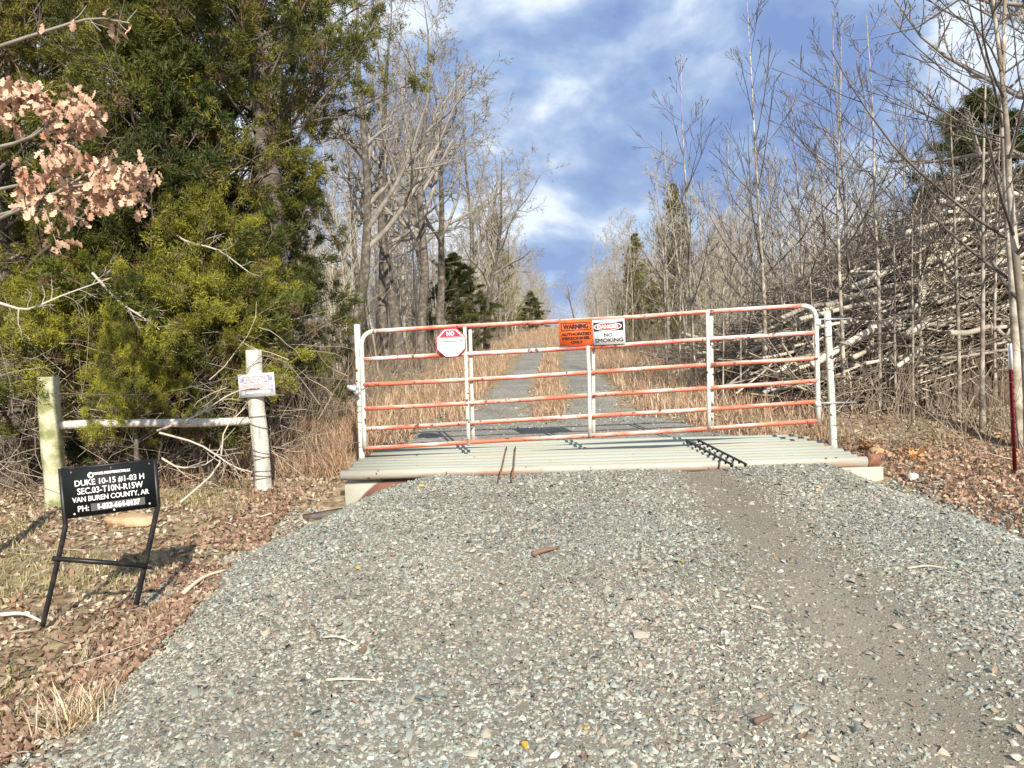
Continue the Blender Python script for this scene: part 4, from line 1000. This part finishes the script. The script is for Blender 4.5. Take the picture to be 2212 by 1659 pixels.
V, Fs, c = sticks(270, pf_floor, (.12, .8), (.003, .009), [(.55, .47, .36), (.38, .30, .22), (.64, .57, .46), (.2, .14, .1)], 103, K=5, wig=.10)
solo('fallen_twigs', V, Fs, M_stick, kind='stuff', cols=c)

# ------------------------------------------------------------------ gravel stones
rng = np.random.default_rng(111)
def stone_field(n, pts_fn, sz, seed, sink=.25):
    r = np.random.default_rng(seed); x, y, z, keep = pts_fn(r, n)
    x, y, z = x[keep], y[keep], z[keep]; n = len(x)
    oc = np.array([(1, .6, -.35), (-1, .7, -.35), (-1, -.7, -.35), (1, -.6, -.35), (.5, .1, .75), (-.55, -.05, .75)])
    L = oc[None] + r.normal(0, .24, (n, 6, 3))
    s = np.exp(r.normal(math.log(sz), .38, n)); s = np.minimum(s, sz * 2.4)
    L = L * s[:, None, None] * np.stack([np.ones(n), r.uniform(.55, .95, n), r.uniform(.45, .85, n)], -1)[:, None]
    M = rotm(r.uniform(0, 6.28, n), r.normal(0, .35, n), r.normal(0, .35, n))
    L = np.einsum('nij,nkj->nki', M, L) + np.stack([x, y, z + s * .5 * (.6 - sink)], -1)[:, None]
    T = np.array([(3, 0, 4), (0, 1, 5), (0, 5, 4), (1, 2, 5), (2, 3, 4), (2, 4, 5)])
    F = (np.arange(n)[:, None, None] * 6 + T[None]).reshape(-1, 3)
    pal = np.array([(.30, .315, .29), (.36, .365, .335), (.24, .245, .225), (.38, .335, .285), (.34, .285, .26), (.46, .455, .42), (.29, .25, .20), (.58, .57, .53), (.33, .36, .34), (.19, .185, .165)])
    w_ = np.array([.17, .17, .13, .11, .08, .11, .08, .05, .09, .04]); w_ = w_ / w_.sum()
    c = pal[r.choice(len(pal), n, p=w_)] * np.array((.97, .965, .875))
    # broad patches: greener, greyer stone in places, warmer elsewhere
    pt = vnoise(x, y, .8)[:, None]; c = c * (1 + (pt - .5) * np.array((-.12, -.05, .0))) * (.86 + .28 * vnoise(x, y, 2.3)[:, None]) * r.uniform(.85, 1.15, (n, 1))
    return L.reshape(-1, 3), F, np.repeat(c, 6, 0)
def rutmask(x, y):
    a = np.exp(-((x - (1.80 - .035 * (7.5 - y))) / (.36 + .03 * (7.5 - y))) ** 2)
    b = .55 * np.exp(-((x - (-.10 - .03 * (7.5 - y))) / .28) ** 2)
    return np.clip(a * 1.15 * (.80 + .30 * vnoise(x, y, 1.1)) * (.80 + .20 * ss(3.5, 6.5, y)) + b * vnoise(x, y + 3, 1.4), 0, 1)
def pts_apron(r, n):
    y = 1.9 + (GY0 - .06 - 1.9) * r.random(n) ** 1.15; x = r.uniform(-2.6, 4.6, n); z = apron(x, y)
    vis = np.abs(x) < .82 * y + 1.0
    keep = vis & (z > terrain(x, y) - .012) & (r.random(n) > rutmask(x, y) * 1.0)
    return x, y, z, keep
V, F, c = stone_field(185000, pts_apron, .0086, 112, .45)
solo('gravel_stones', V, F, M_stone, kind='stuff', cols=c)
def pts_spill(r, n):       # loose stones on the verges and the landing, and coarse ones on the apron
    a = r.random(n); y = r.uniform(2.2, 7.5, n); x = np.where(r.random(n) < .55, -1.9 - np.abs(r.normal(0, .26, n)), 3.5 + np.abs(r.normal(0, .38, n)))
    m = a > .55; y[m] = 9.2 + 7 * r.random(m.sum()) ** 1.6; x[m] = xc(y[m]) + r.uniform(-2.1, 2.1, m.sum())
    z = np.maximum(terrain(x, y), np.where(m, plane(y) - .01, -9)) + .01
    return x, y, z, np.ones(n, bool)
V, F, c = stone_field(16000, pts_spill, .0105, 113, 0)
solo('loose_stones', V, F, M_stone, kind='stuff', cols=c)
def pts_fines(r, n):
    y = 2.0 + 5.5 * r.random(n) ** 1.2; x = np.where(r.random(n) < .7, 1.80 - .035 * (7.5 - y) + r.normal(0, .42, n), r.uniform(-1.9, 3.6, n)); return x, y, apron(x, y), np.ones(n, bool)
V, F, c = stone_field(20000, pts_fines, .0048, 115, .45); solo('fine_gravel', V, F, M_stone, kind='stuff', cols=c * np.array((.80, .74, .64)))
def pts_big(r, n):
    y = r.uniform(2.2, 7.4, n); x = r.uniform(-1.9, 3.7, n); return x, y, apron(x, y) + .004, r.random(n) > rutmask(x, y) * .7
V, F, c = stone_field(2600, pts_big, .0135, 114, .2); solo('coarse_stones', V, F, M_stone, kind='stuff', cols=c)

# ------------------------------------------------------------------ leaf litter
def leaves(x, y, z, sizes, seed, pal, tilt=.38):
    r = np.random.default_rng(seed); n = len(x)
    w1 = r.uniform(.20, .34, n); w2 = r.uniform(.16, .30, n); cu = r.uniform(-.5, .9, n); fo = r.uniform(-.1, .55, n)
    L = np.zeros((n, 8, 3)); L[:, 1, 0] = L[:, 2, 0] = L[:, 3, 0] = -.15; L[:, 4, 0] = L[:, 5, 0] = L[:, 6, 0] = .2; L[:, 0, 0] = -.5; L[:, 7, 0] = .5
    L[:, 2, 1] = w1; L[:, 3, 1] = -w1; L[:, 5, 1] = w2; L[:, 6, 1] = -w2
    L[:, :, 2] = cu[:, None] * L[:, :, 0] ** 2 + fo[:, None] * np.abs(L[:, :, 1]) + r.normal(0, .03, (n, 8))
    M = rotm(r.uniform(0, 6.28, n), r.normal(0, tilt, n), r.normal(0, tilt, n))
    L = np.einsum('nij,nkj->nki', M, L * sizes[:, None, None]) + np.stack([x, y, z], -1)[:, None]
    T3 = np.array([(0, 1, 2), (0, 3, 1), (5, 4, 7), (4, 6, 7)]); T4 = np.array([(2, 1, 4, 5), (1, 3, 6, 4)])
    b = np.arange(n)[:, None, None] * 8
    c = np.array(pal)[r.integers(len(pal), size=n)] * r.uniform(.7, 1.25, (n, 1))
    return L.reshape(-1, 3), [(b + T3).reshape(-1, 3), (b + T4).reshape(-1, 4)], np.concatenate([np.repeat(c, 4, 0), np.repeat(c, 2, 0)])
PAL = [(.33, .23, .15), (.44, .34, .235), (.24, .15, .095), (.54, .45, .33), (.38, .28, .19), (.22, .145, .10), (.62, .53, .41), (.48, .40, .27), (.36, .20, .135)]
PALR = [(.31, .175, .115), (.39, .255, .18), (.22, .11, .07), (.47, .35, .26), (.31, .19, .13), (.41, .29, .21)]
r = np.random.default_rng(121)
n = 38000
a = r.random(n); x = np.empty(n); y = np.empty(n)
m1 = a < .36; m2 = (a >= .36) & (a < .60); m3 = a >= .60
x[m1] = -1.9 - 3.6 * r.random(m1.sum()); y[m1] = r.uniform(2.4, 8.6, m1.sum())
x[m2] = 3.8 + 5.2 * r.random(m2.sum()); y[m2] = r.uniform(4.8, 11.5, m2.sum())
y[m3] = 8.4 + 14 * r.random(m3.sum()) ** 1.3; sd = np.where(r.random(m3.sum()) < .6, -1, 1); x[m3] = xc(y[m3]) + sd * (1.9 + 5.5 * r.random(m3.sum()))
keep = (vnoise(x, y, .9) > .30) | (r.random(n) < .35)
x, y = x[keep], y[keep]
V, Fs, c = leaves(x, y, terrain(x, y) + .015, r.uniform(.028, .068, len(x)), 122, PAL, .7)
solo('leaf_litter', V, Fs, M_leaf, kind='stuff', cols=c)
# drift of redder leaves along the edge of the gravel
n = 6500; y = r.uniform(2.2, 8.2, n); x = -2.12 - np.abs(r.normal(0, .26, n)) - .12 * (vnoise(y, y * 0, 1.5) - .5) * 4 * .5
k = vnoise(y, y * 0 + 4, 1.1) > .33; x, y = x[k], y[k]
V, Fs, c = leaves(x, y, terrain(x, y) + .03, r.uniform(.03, .072, len(x)), 123, PALR + PAL[:4], .95)
solo('leaf_drift', V, Fs, M_leaf, kind='stuff', cols=c)
n = 5200; x = 3.7 + np.abs(r.normal(0, 1.5, n)); y = r.uniform(5.0, 9.8, n)
V, Fs, c = leaves(x, y, terrain(x, y) + .03, r.uniform(.028, .066, len(x)), 124, PALR + [(.50, .28, .14), (.6, .42, .28)], .85)
solo('leaf_drift', V, Fs, M_leaf, kind='stuff', cols=c)
# a few large leaves by the hinge post
M_bigleaf = mat('big_dry_leaf', (.55, .30, .13), .75, trans=.2, var=.3, noise=(4, (.40, .19, .08), .45, .7))
bm_ = []
for k in range(4):
    V, F = lobed_leaf(170 + k); bm_.append(mesh_np('leaf', V, F, M_bigleaf))
for k in range(16):
    p = on_ground(random.uniform(1850, 2000), random.uniform(960, 1010), -.2)
    o = link('fallen_leaf', bm_[k % 4]); o.location = (float(p[0]), float(p[1]), tz(p[0], p[1]) + .04)
    o.rotation_euler = (random.uniform(-.7, .3), random.uniform(-.6, .4), random.uniform(0, 6.28)); s = random.uniform(.16, .26); o.scale = (s, s, s)
    tag(o, 'large curled orange brown leaf lying beside the hinge post', 'leaf', 'large leaves beside the hinge post')

# ------------------------------------------------------------------ dry grass
def blades(x, y, z, h, seed, pal, wd=.005, lean=.35):
    r = np.random.default_rng(seed); n = len(x); p = np.stack([x, y, z], -1)
    az = r.uniform(0, 6.28, n); ln = np.abs(r.normal(0, lean, n)); d = np.stack([np.cos(az) * ln, np.sin(az) * ln, np.ones(n)], -1); d = nrm(d)
    bend = np.stack([np.cos(az), np.sin(az), -np.full(n, .3)], -1) * r.uniform(.05, .5, n)[:, None] * h[:, None]
    sd = np.stack([np.cos(az + 1.57 + r.normal(0, .6, n)), np.sin(az + 1.57), np.zeros(n)], -1) * wd * r.uniform(.6, 1.4, n)[:, None]
    m = p + d * h[:, None] * .55 + bend * .25; t = p + d * h[:, None] + bend
    V = np.stack([p - sd, p + sd, m + sd * .8, m - sd * .8, t], 1).reshape(-1, 3); b = np.arange(n)[:, None] * 5
    c = np.array(pal)[r.integers(len(pal), size=n)] * r.uniform(.75, 1.25, (n, 1))
    return V, [b + np.array([0, 1, 2, 3])[None], b + np.array([3, 2, 4])[None]], np.concatenate([c, c])
PG = [(.50, .335, .205), (.58, .42, .28), (.40, .235, .14), (.64, .50, .36), (.44, .27, .17)]
r = np.random.default_rng(131)
# centre strip and the shoulders of the track
n = 30000; y = 9.6 + 75 * r.random(n) ** 1.7; a = r.random(n); s = np.where(r.random(n) < .55, -1, 1)
off = np.where(a < .28, r.uniform(-.24, .26, n), np.where(s < 0, -1.25 - 1.9 * r.random(n) ** 1.2, 1.4 + 1.9 * r.random(n) ** 1.2))
strip = a < .28
far_ = (y > 34) & (r.random(n) < .6); off = np.where(far_, r.uniform(-1.6, 1.7, n) + np.where(y < 44, np.sign(off) * .2, 0), off)
ok_ = ~(strip & (y < 10.9)) & (vnoise(off * 3 + 8, y, .9) > .22)
x = (xc(y) + off)[ok_]; y = y[ok_]; st = strip[ok_]
x = x + np.where(~st & (y < 11), np.sign(x - xc(y)) * .5, 0)
V, Fs, c = blades(x, y, terrain(x, y), np.where(st, r.uniform(.06, .24, len(x)), r.uniform(.07, .42, len(x))), 132, PG, wd=.006 )
V[:, 0] += 0
solo('dry_grass', V, Fs, M_blade, kind='stuff', cols=c)
n = 6000; x = r.uniform(-4.2, -1.85, n); y = 8.5 + 2.6 * r.random(n); k = vnoise(x, y, 1.6) > .35; x, y = x[k], y[k]
V, Fs, c = blades(x, y, terrain(x, y), r.uniform(.10, .42, len(x)), 133, PG, wd=.004); solo('fence_grass', V, Fs, M_blade, kind='stuff', cols=c)
n = 15000; x = r.uniform(-5.2, -2.3, n); y = r.uniform(3.2, 8.2, n); k = vnoise(x, y, 1.1) > .42; x, y = x[k], y[k]
V, Fs, c = blades(x, y, terrain(x, y), r.uniform(.03, .10, len(x)), 134, [(.36, .32, .13), (.45, .38, .20), (.30, .29, .10), (.55, .46, .28)], wd=.003, lean=.9); solo('short_grass', V, Fs, M_blade, kind='stuff', cols=c)
# pale grass tuft at the edge of the gravel
tc_ = on_ground(165, 1535, -.18); tc_[2] = tz(tc_[0], tc_[1])
n = 240; q = r.normal(0, .07, (n, 2)); x = tc_[0] + q[:, 0]; y = tc_[1] + q[:, 1]
V, Fs, c = blades(x, y, terrain(x, y), r.uniform(.12, .26, n), 135, [(.68, .55, .36), (.60, .45, .27), (.74, .64, .45)], wd=.003, lean=1.1)
solo('grass_tuft', V, Fs, M_blade, 'pale dry grass tuft beside the leaf drift at the gravel edge', 'grass', cols=c)

# ------------------------------------------------------------------ rocks, sticks and bits
def rock(name, label, p, size, m, seed, cat='rock', group=None):
    r = np.random.default_rng(seed); nu, nv = 12, 7; V = []
    for i in range(nv + 1):
        for j in range(nu):
            a = j * 2 * math.pi / nu; b = -math.pi / 2 + i * math.pi / nv; V.append((math.cos(a) * math.cos(b), math.sin(a) * math.cos(b), math.sin(b)))
    V = np.array(V); V = np.sign(V) * np.abs(V) ** .8
    V = V * (1 + .22 * (vnoise(V[:, 0] * 2 + seed, V[:, 1] * 2 + V[:, 2] * 3, 1.0) - .5)[:, None] * 2) * np.array(size)
    a = r.uniform(0, 6.28); V = V @ np.array(Matrix.Rotation(a, 3, 'Z')).T + p
    i = np.arange(nv)[:, None] * nu + np.arange(nu)[None]; j = np.arange(nv)[:, None] * nu + (np.arange(nu)[None] + 1) % nu
    return solo(name, V, np.stack([i, j, j + nu, i + nu], -1).reshape(-1, 4), m, label, cat, group, smooth=True)
p = on_ground(285, 1128, -.2); rock('flat_rock', 'flat orange sandstone slab on the ground behind the black sign', (p[0], p[1], tz(p[0], p[1]) + .02), (.30, .16, .05), M_rock, 4)
p = on_ground(1895, 985, -.2); rock('clay_lump', 'orange clay lump beside the cattle guard end cap', (p[0], p[1], tz(p[0], p[1]) + .02), (.10, .08, .07), M_rock, 5)
p = on_ground(1972, 1048, -.2); rock('pale_stone', 'pale stone in the leaves past the concrete footing', (p[0], p[1], tz(p[0], p[1]) + .03), (.055, .05, .045), M_palerock, 6)
p = on_ground(2040, 900, -.2); rock('pale_stone', 'pale stone in the dark leaves below the brush pile', (p[0], p[1], tz(p[0], p[1]) + .03), (.07, .05, .04), M_palerock, 9)
def stick(label, pts, r0, col, name='stick', group=None, n=8, cat='stick'):
    P = smooth_poly(pts, n); V, Fs = tubes(P, np.linspace(r0, r0 * .5, n), 7, True)
    c = np.repeat(np.array([col]), sum(len(f) for f in Fs), 0); return solo(name, V, Fs, M_stick, label, cat, group, cols=c)
def ap(x, y, h=.012):
    p = on_ground(x, y, -.02); p[2] = float(apron(p[0], p[1])) + h; return p
def vg(x, y, h=.02):
    p = on_ground(x, y, -.2); p[2] = tz(p[0], p[1]) + h; return p
stick('short dark bark piece on the gravel before the cattle guard', [ap(1150, 1208, .02), ap(1175, 1204, .03), ap(1205, 1196, .02)], .018, (.22, .13, .09), 'bark_piece')
stick('pale twig on the gravel in line with the wheel rut', [ap(1960, 1243), ap(2000, 1240, .02), ap(2035, 1241)], .007, (.55, .45, .34))
stick('pale straight twig lying on the open gravel', [ap(705, 1477), ap(745, 1478, .02), ap(812, 1476)], .007, (.62, .55, .42))
stick('pale bent twig on the gravel beyond the straight twig', [ap(695, 1384), ap(735, 1392, .03), ap(775, 1405)], .006, (.6, .52, .42))
stick('dark bark chip on the near gravel', [ap(1630, 1575, .02), ap(1648, 1572, .03), ap(1668, 1560, .02)], .014, (.16, .10, .075), 'bark_piece')
stick('long bleached stick at the gravel edge past the black sign', [vg(395, 1262, .05), vg(440, 1232, .06), vg(488, 1214, .04)], .016, (.66, .55, .40))
stick('bleached stick beside the foot of the black sign', [vg(0, 1322, .04), vg(50, 1322, .05), vg(92, 1332, .03)], .014, (.70, .62, .50))
stick('dark thin stick under the crossbar of the black sign', [vg(250, 1290, .03), vg(285, 1262, .06), vg(316, 1225, .09)], .009, (.10, .07, .055))
# fallen branch leaning on the brace rail
fb = thing('fallen_branch', 'bare fallen branch hung below the brace rail', 'branch', vg(560, 1030))
br_ = [smooth_poly([at(345, 935, 7.7), at(430, 960, 7.6), at(500, 1005, 7.55), at(545, 1020, 7.6)], 9), smooth_poly([at(350, 990, 7.7), at(390, 1010, 7.65), at(450, 1000, 7.7), at(480, 960, 7.7)], 9), smooth_poly([at(390, 1085, 7.5), at(470, 1010, 7.6), at(485, 930, 7.6), at(530, 880, 7.7)], 9), smooth_poly([at(340, 930, 7.8), at(420, 900, 7.75), at(500, 850, 7.75), at(560, 835, 7.7)], 9)]
A = np.array(br_); AR = np.linspace(.012, .005, 9)[None].repeat(4, 0); B_, BR = spawn(np.random.default_rng(5), A, AR, 5, .2, .95, 45, .35, 4, .2, 0, .6, .003)
V, Fs = tubes(A, AR, 6); c = np.repeat(np.array([(.52, .45, .36)]), sum(len(f) for f in Fs), 0); part('limb', V, Fs, M_stick, fb, cols=c)
V, Fs = tubes(B_, BR, 4); c = np.repeat(np.array([(.48, .41, .33)]), sum(len(f) for f in Fs), 0); part('twig', V, Fs, M_stick, fb, cols=c)

r = np.random.default_rng(151); n = 150; x = r.uniform(-1.9, 3.6, n); y = 2.4 + 5 * r.random(n) ** 1.3
V, Fs, c = leaves(x, y, apron(x, y) + .018, r.uniform(.02, .055, n), 152, PAL + [(.55, .38, .06)], .5); solo('stray_leaves', V, Fs, M_leaf, kind='stuff', cols=c)
pa, pb = vg(655, 1100, .02), vg(748, 1088, .03)
d_ = (pb - pa) / np.linalg.norm(pb - pa); sd_ = np.cross((0, 0, 1.), d_); sd_ /= np.linalg.norm(sd_)
V, Fs = box((pa + pb) / 2, (np.linalg.norm(pb - pa), .12, .05), np.array([d_, sd_, np.cross(d_, sd_)]))
M_plank = mat('dark_wet_wood', (.10, .085, .07), .9, noise=(8, (.2, .17, .14), .45, .7), bump=(30, .5))
solo('old_plank', V, Fs, M_plank, 'dark weathered plank half buried beside the concrete footing', 'plank')

rng = np.random.default_rng(161)
for k, (pts, lab) in enumerate((([at(200, 590, 8.0), at(255, 650, 7.9), at(300, 680, 7.8), at(345, 712, 7.8)], 'pale dead branch slanting across the bright cedar bush'), ([at(0, 655, 7.4), at(60, 668, 7.4), at(130, 640, 7.5), at(240, 600, 7.8)], 'bare grey branch reaching over the mossy post'), ([at(330, 470, 8.4), at(400, 520, 8.3), at(470, 540, 8.2), at(540, 590, 8.2)], 'crooked grey branch hanging from the tall cedar'))):
    P = smooth_poly(pts, 10); A = P[None]; AR = np.linspace(.016, .005, 10)[None]
    t = thing('dead_branch', lab, 'branch', P[0])
    V, Fs = tubes(A, AR, 6); c = np.repeat(np.array([(.50, .44, .36)]), sum(len(f) for f in Fs), 0); part('limb', V, Fs, M_stick, t, cols=c)
    B1, R1 = spawn(rng, A, AR, 9, .15, .98, 48, .38, 5, .2, .02, .6, .003); C1, Q1 = spawn(rng, B1, R1, 4, .2, 1, 45, .5, 4, .2, 0, .6, .0025)
    V, Fs = merge([tubes(B1, R1, 4), tubes(C1, Q1, 3)]); c = np.repeat(np.array([(.44, .38, .31)]), sum(len(f) for f in Fs), 0); part('twigs', V, Fs, M_stick, t, cols=c)
